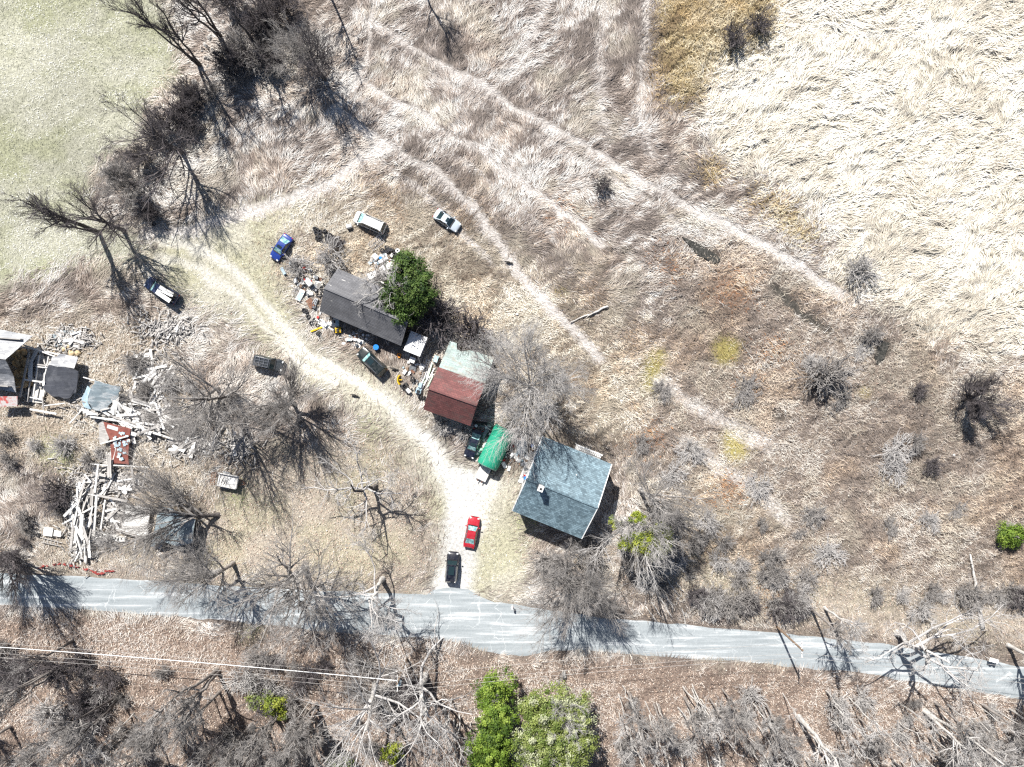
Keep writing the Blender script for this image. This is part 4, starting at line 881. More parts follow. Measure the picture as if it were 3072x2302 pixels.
# ---------------------------------------------------------------- vehicles
def vehicle(name, label, px, py, dx, dy, L, Wd, Hh, kind, c, teal=False, extra=None, cat='car', front_dark=False):
    x_, y_ = W(px, py, .9); hd = ang(dx, dy); t = thing(name, label, cat, (x_, y_, gz(x_, y_)*.3), hd)
    pm = paint(name+'_paint', c); L2 = L/2; w = Wd/2
    belt = {'sedan': .92, 'hatch': .95, 'suv': 1.08, 'van': 1.08, 'pickup': 1.10}[kind]
    hoodz = belt-.08
    st = []   # x, halfwidth factor, top z, bottom z
    for f, ww, zt, zb in [(-1, .74, belt*.62, .38), (-.985, .86, belt*.80, .30), (-.94, .95, belt*.93 if kind != 'pickup' else belt*.97, .24), (-.80, .99, belt, .22), (-.5, 1.0, belt, .2), (0, 1.0, belt, .2), (.40, 1.0, belt, .2), (.52, .995, hoodz+.03, .2), (.70, .985, hoodz-.05, .22), (.86, .95, hoodz-.14, .22), (.95, .87, hoodz-.24, .24), (.985, .76, hoodz-.34, .28), (1, .60, hoodz-.44, .36)]:
        st.append((f*L2, ww*w, zt, zb))
    V = []; n = 13
    for (x0, ww, zt, zb) in st:
        ring = [(ww*.90, zb), (ww*.99, zb+.14), (ww, (zb+zt)/2), (ww*.985, zt-.12), (ww*.93, zt-.03), (ww*.6, zt+.012), (0, zt+.03)]
        full = [(-a, b) for a, b in ring]+[(a, b) for a, b in ring[::-1][1:]]
        V += [(x0, a, b) for a, b in full]
    F = []
    for i in range(len(st)-1):
        for j in range(n-1): F.append((i*n+j, (i+1)*n+j, (i+1)*n+j+1, i*n+j+1))
        F.append((i*n+n-1, (i+1)*n+n-1, (i+1)*n, i*n))
    F += [tuple(range(n)), tuple((len(st)-1)*n+j for j in range(n-1, -1, -1))]
    F = [f[::-1] for f in F]
    mb = MB(); mb.add(V, F); body = mb.build('body', pm, t, smooth=True, sub=1)
    # cabin
    A = {'sedan': (.40, .16, -.36, -.70), 'hatch': (.44, .20, -.62, -.90), 'suv': (.46, .26, -.82, -.955), 'van': (.62, .36, -.86, -.965), 'pickup': (.46, .26, -.16, -.24)}[kind]
    xw, xf, xr, xb = [a*L2 for a in A]; wb = w*.90; wt = w*(.70 if kind in ('sedan', 'hatch') else .76); zb = belt-.01; zt = Hh
    mb = MB(); th = .05
    rp = [(xf, -wt*.93, zt-.02), (xf, wt*.93, zt-.02), (xf*.6+xr*.4, wt, zt+.02), (xr*.8+xf*.2, wt, zt+.01), (xr, wt*.95, zt-.03), (xr, -wt*.95, zt-.03), (xr*.8+xf*.2, -wt, zt+.01), (xf*.6+xr*.4, -wt, zt+.02)]
    mb.slab(rp, th); roof = mb.build('roof', pm, t, bevel=.03)
    def quad(nm, P, mat, par=t):
        m_ = MB(); c_ = sum((Vector(p) for p in P), Vector())/4; nn = (Vector(P[1])-Vector(P[0])).cross(Vector(P[2])-Vector(P[0])).normalized()*.02
        m_.add([Vector(p)+nn for p in P]+[Vector(p)-nn for p in P], [(0, 1, 2, 3), (7, 6, 5, 4), (0, 4, 5, 1), (1, 5, 6, 2), (2, 6, 7, 3), (3, 7, 4, 0)]); return m_.build(nm, mat, par)
    wg = M['painted_skyglass'] if teal else M['glass']
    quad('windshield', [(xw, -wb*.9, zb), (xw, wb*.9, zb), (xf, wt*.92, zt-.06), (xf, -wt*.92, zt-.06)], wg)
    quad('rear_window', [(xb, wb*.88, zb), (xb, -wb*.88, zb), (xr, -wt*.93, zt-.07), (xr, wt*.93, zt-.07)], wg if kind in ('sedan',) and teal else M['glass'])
    for s_ in (-1, 1):
        quad('side_window', [(xb+.1, s_*wb, zb), (xw-.12, s_*wb, zb), (xf-.05, s_*(wt-.01), zt-.07), (xr+.05, s_*(wt-.01), zt-.07)], M['glass'])
        pl = MB()
        pl.bar((xw+.02, s_*wb*.93, zb), (xf, s_*wt*.95, zt-.04), .08, .06); pl.bar((xb-.02, s_*wb*.92, zb), (xr, s_*wt*.96, zt-.05), .1, .07)
        xm = (xf+xr)/2; pl.bar((xm+.06, s_*(wb+.012), zb), (xm, s_*(wt+.012), zt-.05), .09, .03); pl.build('pillar', pm, t)
        mm = MB(); mm.box((xw-.12, s_*(w+.09), belt+.02), (.16, .24, .15)); mm.build('mirror', pm if kind != 'pickup' else M['blacktrim'], t, bevel=.03)
        hl = MB(); hl.box((L2*.90, s_*w*.66, hoodz-.20), (.20, .30, .12), rz=-s_*.35); hl.build('headlight', M['lamp'], t, bevel=.03)
        tl = MB(); tl.box((-L2*.955, s_*w*.74, belt*.80), (.12, .24, .16), rz=s_*.25); tl.build('tail_light', M['redlamp'], t, bevel=.02)
        for xx in (.62*L2, -.60*L2):
            wm = MB(); r0 = .33 if kind in ('sedan', 'hatch') else .37; wm.cyl((xx, s_*(w-.10), r0), r0, .23, 20, 'y'); wo = wm.build('wheel', M['rubber'], t)
            rm = MB(); rm.cyl((xx, s_*(w+.018), r0), r0*.6, .012, 14, 'y'); rm.build('rim', M['rim'], wo)
    gl = MB(); gl.box((xw+.10, 0, belt+.015), (.16, w*1.55, .02)); gl.build('cowl', M['blacktrim'], t)
    pt = MB(); pt.box((L2*.985, 0, .5), (.06, w*.9, .16)); pt.build('grille', M['blacktrim'], t)
    if kind in ('suv', 'van'):
        for s_ in (-1, 1): rl = MB(); rl.bar((xf-.2, s_*wt*.9, zt+.06), (xr+.25, s_*wt*.9, zt+.06), .05, .05); rl.build('roof_rail', M['blacktrim'] if c[0] > .3 else M['chrome'], t)
    if extra: extra(t, dict(xw=xw, xf=xf, xr=xr, xb=xb, wt=wt, zt=zt, w=w, L2=L2, belt=belt, pm=pm))
    return t
def sunroof(a, b, w_):
    def f(t, d):
        m_ = MB(); m_.box((d['xf']*(1-a)+d['xr']*a-(b-a)/2*(d['xf']-d['xr']), 0, d['zt']+.03), ((b-a)*(d['xf']-d['xr']), w_, .02)); m_.build('sunroof', M['glass'], t)
    return f
def many(*fs):
    def f(t, d):
        for g_ in fs: g_(t, d)
    return f
def rack(t, d):
    m_ = MB(); 
    for k in range(4): xx = d['xf']-.25+(d['xr']+.3-d['xf']+.25)*k/3; m_.box((xx, 0, d['zt']+.13), (.05, d['wt']*1.85, .04))
    for yy in (-.6, -.2, .2, .6): m_.box(((d['xf']+d['xr'])/2, yy, d['zt']+.15), (abs(d['xf']-d['xr'])-.5, .04, .03))
    m_.build('roof_rack', M['chrome'], t)
def tyre_mb(mb, c, r=.32, t=.11, rx=0, ry=0): mb.torus(c, r-t*.85, t, 18, 8, rx, ry, 1.0)
def pickbed(t, d):
    m_ = MB(); L2, w = d['L2'], d['w']; z = d['belt']
    m_.box((-L2*.6, 0, z+.012), (L2*.70, w*1.62, .03)); m_.build('bed_floor', M['blacktrim'], t)
    m_ = MB()
    for s_ in (-1, 1): m_.box((-L2*.6, s_*w*.90, z+.06), (L2*.72, .12, .12))
    m_.box((-L2*.955, 0, z+.06), (.1, w*1.7, .12)); m_.build('bed_rail', d['pm'], t)
def ladder_rack(t, d):
    m_ = MB(); L2, w = d['L2'], d['w']
    for xx in (-L2*.30, -L2*.9):
        for s_ in (-1, 1): m_.box((xx, s_*w*.9, d['belt']+.45), (.06, .06, .9))
        m_.box((xx, 0, d['belt']+.92), (.06, w*1.86, .06))
    m_.build('load_rack', M['blacktrim'], t)
vehicle('pickup_truck', 'dark blue pickup truck carrying a load of white boards', 483, 871, -.85, -.53, 5.6, 1.95, 1.78, 'pickup', (.008, .018, .06), teal=True, extra=many(pickbed, ladder_rack), cat='pickup truck')
vehicle('parked_car', 'bright blue sedan with a sunroof facing down the field track', 842, 742, -.56, .83, 4.25, 1.75, 1.42, 'sedan', (.008, .035, .24), teal=True, extra=sunroof(.1, .45, .75))
vehicle('parked_van', 'white minivan parked above the tyre heap', 1109, 667, -.915, -.40, 5.0, 1.95, 1.72, 'van', (.68, .68, .67), teal=True, cat='van')
vehicle('parked_car', 'pale silver blue car with a tyre lying on its tail', 1341, 661, .83, .56, 4.3, 1.75, 1.42, 'sedan', (.50, .56, .62), extra=many(sunroof(.05, .35, .7)))
vehicle('parked_suv', 'black sport utility car with a sunroof in front of the long shed', 1115, 1086, -.72, -.69, 5.1, 1.95, 1.76, 'suv', (.007, .012, .012), teal=True, extra=sunroof(.08, .38, .8))
vehicle('parked_suv', 'dark grey car with a silver roof rack on the left of the yard', 804, 1090, .975, .22, 4.7, 1.85, 1.74, 'suv', (.025, .03, .035), extra=rack)
vehicle('parked_car', 'dark navy car squeezed between the garage and the green shelter', 1420, 1332, -.33, .94, 4.55, 1.78, 1.42, 'sedan', (.004, .007, .022), teal=True, extra=sunroof(.1, .45, .75))
vehicle('parked_car', 'red sedan on the gravel driveway facing away from the road', 1415, 1598, .20, -.98, 4.75, 1.82, 1.42, 'sedan', (.38, .008, .02), teal=True)
vehicle('parked_suv', 'black sport utility car at the mouth of the driveway behind the red sedan', 1356, 1703, .10, -.995, 4.6, 1.85, 1.72, 'suv', (.004, .005, .012), extra=sunroof(.1, .6, .85))

# ---------------------------------------------------------------- tyres and yard junk
tp = thing('tyre', '-', 'tyre'); mb = MB(); mb.torus((0, 0, 0), .24, .11, 20, 8); mb.build('rubber', M['rubber'], tp, smooth=True)
mb = MB(); mb.cyl((0, 0, -.02), .15, .10, 14); rimo = mb.build('hub', M['rim'], tp)
tyre_first = True
tb = thing('tyre', '-', 'tyre'); mb = MB(); mb.torus((0, 0, 0), .24, .11, 20, 8); o_ = mb.build('rubber', M['rubber'], None, smooth=True)
bpy.data.objects.remove(tb); tb = o_; tb.name = 'tyre'
mt = NT('tyre_base'); 
tyn = [0]
def tyre(px, py, label, group=None, h=.11, tilt=(0, 0), hub=False, sc=1.0, col=None):
    x_, y_ = W(px, py, h)
    if hub: o = tp if tyn[0] == -1 else dup(tp, (0, 0, 0))
    else:
        o = tb.copy(); link(o)
    if 'group' in o: del o['group']
    o.location = (x_, y_, gz(x_, y_)+h); o.rotation_euler = (tilt[0], tilt[1], 0); o.scale = (sc,)*3
    tag(o, label, 'tyre', group); return o
r_ = random.Random(8)
for i in range(26):
    a = r_.random(); tyre(948+a*82+r_.uniform(-8, 8), 692+a*44+r_.uniform(-14, 20)*(1-a*.5), 'black tyre in the sprawling heap below and left of the white minivan', 'tyres of the left heap', .12+.16*r_.randint(0, 2), (r_.uniform(-.5, .5), r_.uniform(-.5, .5)))
for i in range(24):
    a = r_.random(); tyre(1140+a*66+r_.uniform(-6, 6), 742+a*30+r_.uniform(-14, 16), 'black tyre in the heap beside the metal frame above the shed', 'tyres of the heap by the frame', .12+.16*r_.randint(0, 2), (r_.uniform(-.5, .5), r_.uniform(-.5, .5)))
w_ = tyre(1193, 753, 'white painted tyre on top of the heap by the frame', None, .62); 
w_.data = w_.data.copy(); w_.data.materials[0] = M['white']
for i, (a, b) in enumerate([(920, 935), (913, 932), (926, 951), (944, 961), (935, 970), (953, 976)]):
    tyre(a, b, ['tyre at the top of the row left of the shed corner', 'tyre tucked behind the top one of the row', 'second tyre down the row left of the shed corner', 'tyre of the pair in the row nearest the boards', 'lower left tyre of the pair in the row', 'last tyre of the row, by the yellow beam'][i], None, .13 if i != 1 else .2, (.15*(i % 2), .1))
for i, (a, b) in enumerate([(976, 854), (965, 865), (968, 880), (925, 877), (955, 886), (966, 893)]):
    tyre(a, b, 'worn tyre among the scrap against the left end of the shed', 'tyres by the shed end', .14, (.3*(i % 3-1), .2))
tyre(948, 871, 'tyre with a shiny wheel rim at the left end of the shed', None, .2, hub=True)
for i, (a, b) in enumerate([(1259, 1191), (1266, 1193), (1274, 1195)]): tyre(a, b, ['leftmost', 'middle', 'rightmost'][i]+' of three tyres leaning on the garage wall', None, .28, (.0, 1.0))
tyre(1238, 1136, 'tyre on the dark machine between the yellow plough and the garage', None, .55)
tyre(1332, 640, 'tyre lying on the tail of the pale silver blue car', None, 1.10); tyre(461, 672, 'tyre lying in the grass above the pickup truck', None, .12)
tyre(180, 1000, 'tyre on the loose roofing sheet of the collapsed barn', None, .25); tyre(116, 1605, 'tyre beneath the broken handcart', None, .3)
for ch in list(tp.children): bpy.data.objects.remove(ch)
bpy.data.objects.remove(tp); bpy.data.objects.remove(tb)

def item(name, label, cat, px, py, rz, build, h=0.0, group=None):
    x_, y_ = W(px, py, h); t = thing(name, label, cat, (x_, y_, gz(x_, y_)+.0), rz, group); build(t); return t
def solid(name, label, cat, px, py, rz, mb, mat, bevel=.02, group=None, smooth=False, h=0.0):
    x_, y_ = W(px, py, h); o = mb.build(name, mat, None, smooth=smooth, bevel=bevel); o.location = (x_, y_, gz(x_, y_)+h); o.rotation_euler = (0, 0, rz); return tag(o, label, cat, group)
def fridge(t, L=1.7, Wd=.8, Hh=.7):
    mb = MB(); mb.box((0, 0, Hh/2), (L, Wd, Hh)); b = mb.build('cabinet', M['white_metal'], t, bevel=.03)
    mb = MB(); mb.box((.02, 0, Hh+.03), (L*.97, Wd*.96, .05)); d = mb.build('lid', M['white'], t, bevel=.02); mb = MB(); mb.box((L*.3, Wd*.4, Hh+.075), (.4, .04, .03)); mb.build('handle', M['grey_metal'], d)
item('old_freezer', 'white freezer lying nearest the shed roof in the junk pile', 'appliance', 1121, 828, R(27), lambda t: fridge(t, 1.5, .95, .8))
item('old_freezer', 'largest white appliance in the middle of the junk pile above the shed', 'appliance', 1160, 806, R(38), lambda t: fridge(t, 1.8, 1.1, .8))
item('old_freezer', 'white cabinet tipped beside the blue drum in the junk pile', 'appliance', 1152, 783, R(30), lambda t: fridge(t, 1.5, .5, .7))
item('old_freezer', 'small white box appliance left of the blue drum', 'appliance', 1129, 773, R(-45), lambda t: fridge(t, .9, .75, .6))
item('old_stove', 'square white stove at the junk end of the shed', 'appliance', 931, 850, R(-52), lambda t: fridge(t, 1.1, .75, .9))
def drum(t, mat, r=.3, h=.85):
    mb = MB(); mb.cyl((0, 0, h/2), r, h, 18); 
    for z_ in (.28, .57): mb.cyl((0, 0, z_), r+.015, .04, 18)
    b = mb.build('shell', mat, t); mb = MB(); mb.cyl((0, 0, h+.012), r*.93, .02, 18); mb.cyl((r*.5, 0, h+.035), .05, .03, 10); mb.build('lid', mat, t)
item('plastic_drum', 'blue drum in the white junk above the shed', 'drum', 1145, 777, 0, lambda t: drum(t, M['blue'], .25, .7))
item('plastic_drum', 'big bright blue drum between the shed and the black car', 'drum', 1131, 1043, 0, lambda t: drum(t, M['blue'], .42, .8))
item('plastic_drum', 'blue drum by the side wall of the house', 'drum', 1576, 1433, 0, lambda t: drum(t, M['blue'], .26, .7))
item('plastic_drum', 'small blue drum near the tarpaulined heap', 'drum', 1596, 1337, 0, lambda t: drum(t, M['blue'], .2, .6))
# metal frame
mb = MB()
for k in range(8): mb.box((-1.05+k*.3, 0, .35), (.05, 1.3, .05))
for yy in (-.65, 0, .65): mb.box((0, yy, .36), (2.2, .06, .07))
solid('metal_grid', 'pale metal grid leaning on the tyre heap', 'grid', 1131, 731, R(38), mb, M['chrome'], 0)
mb = MB()
for k in range(5): mb.box((-.5+k*.25, 0, .45), (.04, 1.1, .04))
for yy in (-.55, 0, .55): mb.box((0, yy, .46), (1.1, .04, .05))
solid('metal_rack', 'small white wire rack left of the car bonnet', 'rack', 892, 878, R(-20), mb, M['chrome'], 0)
def hoodpiece(t):
    mb = MB(); mb.box((0, 0, .35), (1.7, .8, .1)); mb.box((-.7, 0, .42), (.4, .8, .12)); mb.build('panel', M['white'], t, bevel=.03)
    mb = MB(); mb.box((.25, 0, .415), (1.0, .62, .03)); mb.build('glass', M['paleblue'], t)
item('scrap_car_door', 'pale car body panel with a window pane beside the wire rack', 'car part', 904, 888, R(-118), hoodpiece)
mb = MB(); mb.box((0, 0, .3), (1.5, 1.0, .08), rx=.2); mb.box((.3, .3, .5), (.8, .3, .3)); solid('rusty_plate', 'rusty brown sheet on the scrap by the shed end', 'scrap', 934, 912, R(-60), mb, M['rust'])
def engine(t):
    mb = MB(); mb.box((0, 0, .4), (1.5, .5, .4)); mb.build('block', M['grey_metal'], t, bevel=.05); mb = MB()
    for k in range(4): mb.cyl((-.5+k*.33, 0, .66), .08, .2, 10)
    mb.tube([(-.7, .2, .6), (0, .35, .7), (.7, .2, .6)], .06, 6); mb.build('manifold', M['chrome'], t)
item('engine_block', 'scrapped engine lying against the shed end wall', 'engine', 949, 912, R(70), engine)
mb = MB(); mb.box((0, 0, .12), (1.9, .22, .2)); mb.box((0, .14, .05), (1.9, .06, .1)); solid('yellow_beam', 'yellow painted beam on the grass below the tyre row', 'beam', 951, 989, R(21), mb, M['yellow'])
SC.collection.objects[-1]
def tiller(t, mat=None):
    mb = MB(); mb.box((0, 0, .45), (.5, .45, .35)); mb.build('engine', mat or M['dark'], t, bevel=.04); mb = MB()
    for s_ in (-1, 1): mb.tube([(-.2, s_*.15, .5), (-.7, s_*.2, .8), (-1.1, s_*.25, .95)], .025, 6)
    mb.build('handlebar', M['grey_metal'], t)
    for s_ in (-1, 1): mb = MB(); mb.cyl((.05, s_*.33, .22), .22, .12, 14, 'y'); mb.build('wheel', M['rubber'], t)
item('garden_tiller', 'black garden machine just below the yellow beam', 'garden machine', 957, 1001, R(120), lambda t: tiller(t))
def mini_tractor(t):
    mb = MB(); mb.box((.55, 0, .62), (1.0, .5, .45)); mb.build('hood', M['paleblue'], t, bevel=.08); mb = MB(); mb.box((-.45, 0, .45), (.8, .95, .25)); mb.build('fender', M['yellow'], t, bevel=.06)
    mb = MB(); mb.box((-.45, 0, .68), (.4, .42, .14)); mb.box((-.65, 0, .85), (.1, .42, .35)); mb.build('seat', M['blacktrim'], t, bevel=.05)
    mb = MB(); mb.torus((-.05, 0, .95), .15, .02, 14, 6); mb.tube([(.15, 0, .6), (-.05, 0, .93)], .02, 5); mb.build('steering_wheel', M['blacktrim'], t)
    for s_ in (-1, 1):
        for xx, r0 in ((-.5, .34), (.85, .2)): mb = MB(); mb.cyl((xx, s_*.5, r0), r0, .2, 16, 'y'); mb.build('wheel', M['rubber'], t)
item('garden_tractor', 'small tractor with yellow body and grey hood at the shed front', 'tractor', 1017, 983, R(93), mini_tractor)
def ride_mower(t, hood, body):
    mb = MB(); mb.box((.5, 0, .55), (.8, .52, .4)); mb.build('hood', hood, t, bevel=.1); mb = MB(); mb.box((-.35, 0, .42), (.9, .8, .2)); mb.build('chassis', body, t, bevel=.04)
    mb = MB(); mb.box((-.45, 0, .62), (.4, .45, .14)); mb.box((-.62, 0, .78), (.1, .45, .3)); mb.build('seat', M['blacktrim'], t, bevel=.04)
    mb = MB(); mb.torus((.0, 0, .88), .15, .02, 14, 6); mb.tube([(.12, 0, .55), (0, 0, .86)], .02, 5); mb.build('steering_wheel', M['blacktrim'], t)
    for s_ in (-1, 1):
        for xx, r0 in ((-.45, .26), (.62, .18)): mb = MB(); mb.cyl((xx, s_*.46, r0), r0, .18, 14, 'y'); mb.build('wheel', M['rubber'], t)
item('riding_mower', 'black riding mower with a white hood at the edge of the drive', 'mower', 1221, 1165, R(-50), lambda t: ride_mower(t, M['white'], M['dark']))
item('riding_mower', 'pale blue riding mower beside the leaning tyres', 'mower', 1260, 1166, R(70), lambda t: ride_mower(t, M['paleblue'], M['paleblue']))
def plough(t):
    mb = MB(); v = []; f = []
    for i in range(9):
        a = -1.1+2.2*i/8
        for z_ in (0, .25, .5): v.append((.55*math.cos(a)-.12*math.cos(z_*3), .85*math.sin(a), .05+z_))
    for i in range(8):
        for j in range(2): f.append((i*3+j, (i+1)*3+j, (i+1)*3+j+1, i*3+j+1))
    mb.add(v, f); o = mb.build('blade', M['yellow'], t); s_ = o.modifiers.new('s', 'SOLIDIFY'); s_.thickness = .16
    mb = MB(); mb.box((.1, 0, .3), (.6, .12, .12)); mb.build('arm', M['yellow'], t)
item('yellow_plough', 'curved yellow plough blade by the mower', 'plough', 1204, 1140, R(180), plough)
item('dark_machine', 'dark barrel shaped machine carrying a tyre near the yellow plough', 'machine', 1240, 1142, R(80), lambda t: tiller(t))
mb = MB()
mb.torus((0, 0, .25), .26, .07, 16, 8, rx=.5); mb.box((0, -.3, .1), (.3, .25, .2)); solid('orange_reel', 'orange plastic reel near the box trailer', 'reel', 1198, 1066, 0, mb, speck('orange_plastic', (.6, .2, .02), (.7, .28, .04), 3, .5), 0)
def cooler(t, m1, m2, L=.9, w_=.6, h_=.7):
    mb = MB(); mb.box((0, 0, h_/2), (L, w_, h_)); mb.build('box', m1, t, bevel=.03); mb = MB(); mb.box((0, 0, h_+.03), (L*1.03, w_*1.03, .07)); mb.build('lid', m2, t, bevel=.02)
item('chest_box', 'pale turquoise chest beside the green lean-to roof', 'chest', 1310, 1078, R(70), lambda t: cooler(t, M['dark'], speck('turquoise', (.33, .50, .52), (.5, .64, .66), 2, .5), .95, .65, .8))
item('white_tank', 'white lidded tank below the box trailer', 'tank', 1240, 1081, R(-20), lambda t: cooler(t, M['grey_metal'], M['white'], .8, .8, 1.0))
mb = MB(); mb.box((0, 0, .25), (1.0, .9, .05), rx=.2); mb.box((.1, .3, .15), (.8, .1, .3)); solid('grey_board', 'grey board leaning below the white tank', 'board', 1239, 1107, R(-15), mb, M['grey_metal'])
r_ = random.Random(5)
for i in range(9):
    a = i/8; mb = MB(); mb.box((0, 0, .25+.06*(i % 3)), (2.0+r_.uniform(-.4, .6), .18, .06)); solid('painted_plank', 'pale green and white plank in the pile against the garage wall', 'plank', 1282+r_.uniform(-9, 14), 1122+i*5-12, R(68+r_.uniform(-6, 6)), mb, [M['white'], speck('pale_green_paint', (.42, .56, .42), (.6, .7, .58), 2, .6), M['white']][i % 3], 0, 'painted planks against the garage')
    if i > 0: pass
mb = MB()
for s_ in (-.2, .2): mb.box((0, s_, 0), (3.0, .05, .07))
for k in range(9): mb.box((-1.35+k*.34, 0, 0), (.04, .38, .04))
solid('ladder', 'aluminium ladder leaning over the plank pile', 'ladder', 1276, 1108, R(72), mb, M['chrome'], 0, h=.7)
item('white_barrel', 'white barrel with a lamp on it at the lower right corner of the garage', 'barrel', 1429, 1277, 0, lambda t: drum(t, M['white'], .2, .6))
mb = MB(); mb.box((0, 0, .35), (2.0, .45, .5)); mb.box((0, 0, .65), (1.9, .1, .1)); solid('long_crate', 'long dark crate by the lower wall of the garage', 'crate', 1442, 1269, R(-5), mb, M['dark'])
mb = MB(); 
for k in range(6): mb.box((-.8+k*.32, 0, .42), (.14, .5, .06))
mb.box((0, 0, .3), (1.9, .55, .18)); solid('slatted_rack', 'dark slatted rack between the navy car and the green shelter', 'rack', 1457, 1297, R(58), mb, M['grey_metal'])
mb = MB(); mb.ball((0, 0, .3), .55, 12, 7, .12, (1.0, .8, .6), random.Random(2)); solid('grey_sack', 'grey tarp bundle at the left flank of the green shelter', 'bundle', 1432, 1357, 0, mb, M['grey_metal'], 0, smooth=True)
mb = MB(); mb.ball((0, 0, .2), .45, 12, 7, .15, (1.2, .6, .5), random.Random(6)); solid('green_sack', 'pale green bundle beside the grey tarp bundle', 'bundle', 1440, 1349, 0, mb, speck('mint', (.25, .5, .36), (.4, .62, .5), 3, .6), 0, smooth=True)
mb = MB(); mb.ball((0, 0, .5), 1.0, 16, 9, .06, (.8, 1.25, .75), random.Random(9)); tarp2 = NT('grey_tarp'); tarp2.col(tarp2.ramp(tarp2.noise(tarp2.co(), 1.2, 5), [(.35, (.28, .31, .34)), (.6, (.55, .58, .6))])); tarp2.bump(tarp2.noise(tarp2.co(), 2.5), .8, .1)
solid('covered_heap', 'heap under a grey crumpled tarpaulin between the green shelter and the house', 'heap', 1566, 1342, R(-15), mb, tarp2.fin(.6), 0, smooth=True)
mb = MB(); mb.box((0, 0, .4), (.8, 2.0, .7)); mb.box((0, 0, .78), (.86, 2.06, .06)); solid('grey_bin', 'long grey bin against the side wall of the house', 'bin', 1592, 1385, R(-20), mb, M['wood_grey'])
JK = [('white_bucket', 'bucket', lambda: MB().cyl((0, 0, .2), .17, .4, 12, r2=.2), ['white', 'grey_metal', 'redp', 'white', 'grey_metal', 'white', 'paleblue']),
      ('cardboard_box', 'box', lambda: MB().box((0, 0, .2), (.5, .4, .4)), ['white', 'wood_brown', 'wood_pale', 'grey_metal']),
      ('scrap_sheet', 'sheet', lambda: MB().box((0, 0, .12), (.9, .5, .06), rx=.25), ['white', 'rust', 'grey_metal', 'wood_grey', 'white', 'wood_pale', 'paleblue']),
      ('scrap_pipe', 'pipe', lambda: MB().cyl((0, 0, .1), .05, 1.3, 8, 'x'), ['rust', 'grey_metal', 'chrome'])]
def junk(cx_, cy_, rx_, ry_, n, where, seed, dark=0):
    r_ = random.Random(seed)
    src = {}
    for i in range(n):
        nm, ct, fb, ms = JK[r_.randint(0, 3)]; mk = r_.choice(ms); a = r_.uniform(0, 6.28); q = math.sqrt(r_.random())
        cw = {'white': 'white', 'grey_metal': 'grey', 'redp': 'red', 'paleblue': 'pale blue', 'wood_brown': 'brown', 'wood_pale': 'pale wooden', 'rust': 'rusty', 'wood_grey': 'grey wooden', 'chrome': 'shiny'}[mk]
        nm2 = nm.replace('white_', '').replace('cardboard_box', 'box_of_scrap')
        key = (nm, mk)
        if key in src: o = src[key].copy(); link(o)
        else: o = fb().build(nm2, M[mk], None, bevel=0); src[key] = o
        x_, y_ = W(cx_+rx_*q*math.cos(a), cy_+ry_*q*math.sin(a)); o.location = (x_, y_, gz(x_, y_)+r_.uniform(0, .12)); o.rotation_euler = (r_.uniform(-.2, .2), r_.uniform(-.2, .2), r_.uniform(0, 6.28)); s_ = r_.uniform(.6, 1.2); o.scale = (s_, s_, s_)
        tag(o, '%s %s in the litter %s' % (cw, ct, where), ct, 'scrap %ss %s' % (ct, where))
junk(925, 845, 38, 40, 46, 'left of the long shed', 1); junk(895, 795, 22, 18, 12, 'below the blue car', 2)
junk(1160, 800, 55, 38, 46, 'above the long shed', 3); junk(985, 968, 40, 22, 18, 'by the shed front corner', 4)
junk(1565, 1350, 34, 34, 40, 'between shelter and house', 5); junk(1578, 1425, 10, 45, 18, 'along the house wall', 6)
junk(1245, 1110, 35, 40, 22, 'by the box trailer', 7); junk(1080, 1020, 60, 22, 12, 'under the shed eave', 8); junk(1460, 1310, 16, 50, 16, 'beside the navy car', 9)
junk(1520, 1370, 12, 45, 12, 'right of the green shelter', 10)
mb = MB(); mb.slab([(-1.2, -.8, .1), (1.0, -1.0, .08), (1.3, .5, .1), (-.3, 1.2, .12), (-1.4, .4, .1)], .06); solid('sheet_board', 'flat board sheet littered with white scraps in front of the shed', 'board', 1067, 1020, R(-20), mb, M['wood_pale'], 0)
junk(1065, 1018, 22, 18, 14, 'on the flat board sheet', 11)
for i, (a, b, c_, d_) in enumerate([(948, 958, 1002, 992), (955, 955, 1010, 985), (962, 945, 968, 925)]):
    (x0, y0), (x1, y1) = W(a, b), W(c_, d_); mb = MB(); mb.bar((x0, y0, .35), (x1, y1, .3+.05*i), .2, .1); tag(mb.build('long_plank', M['wood_pale']), ['long pale plank beside the tyre row', 'second long plank, nearest the small tractor', 'short plank standing at the shed corner'][i], 'plank')
# load on the pickup
for i, (dx_, dy_, w_, mk) in enumerate([(-1.35, .42, .62, 'white'), (-1.35, -.35, .25, 'white'), (-1.3, -.66, .25, 'wood_pale'), (-1.2, -.1, .14, 'white')]):
    hd = ang(-.85, -.53); x_, y_ = W(483, 871, .9); c_, s_ = math.cos(hd), math.sin(hd); mb = MB(); mb.box((0, 0, 0), (2.5-.1*i, w_, .07))
    if i == 0: mb.box((0, 0, .05), (1.7, .3, .04))
    o = mb.build('loaded_board', M[mk]); o.location = (x_+c_*dx_-s_*dy_, y_+s_*dx_+c_*dy_, 2.08+.01*i); o.rotation_euler = (0, 0, hd+.04*(i-1)); tag(o, ['wide white board with a window frame on the pickup rack', 'white board in the middle of the pickup load', 'outermost pale board on the pickup load', 'narrow white strip between the boards on the pickup'][i], 'board')
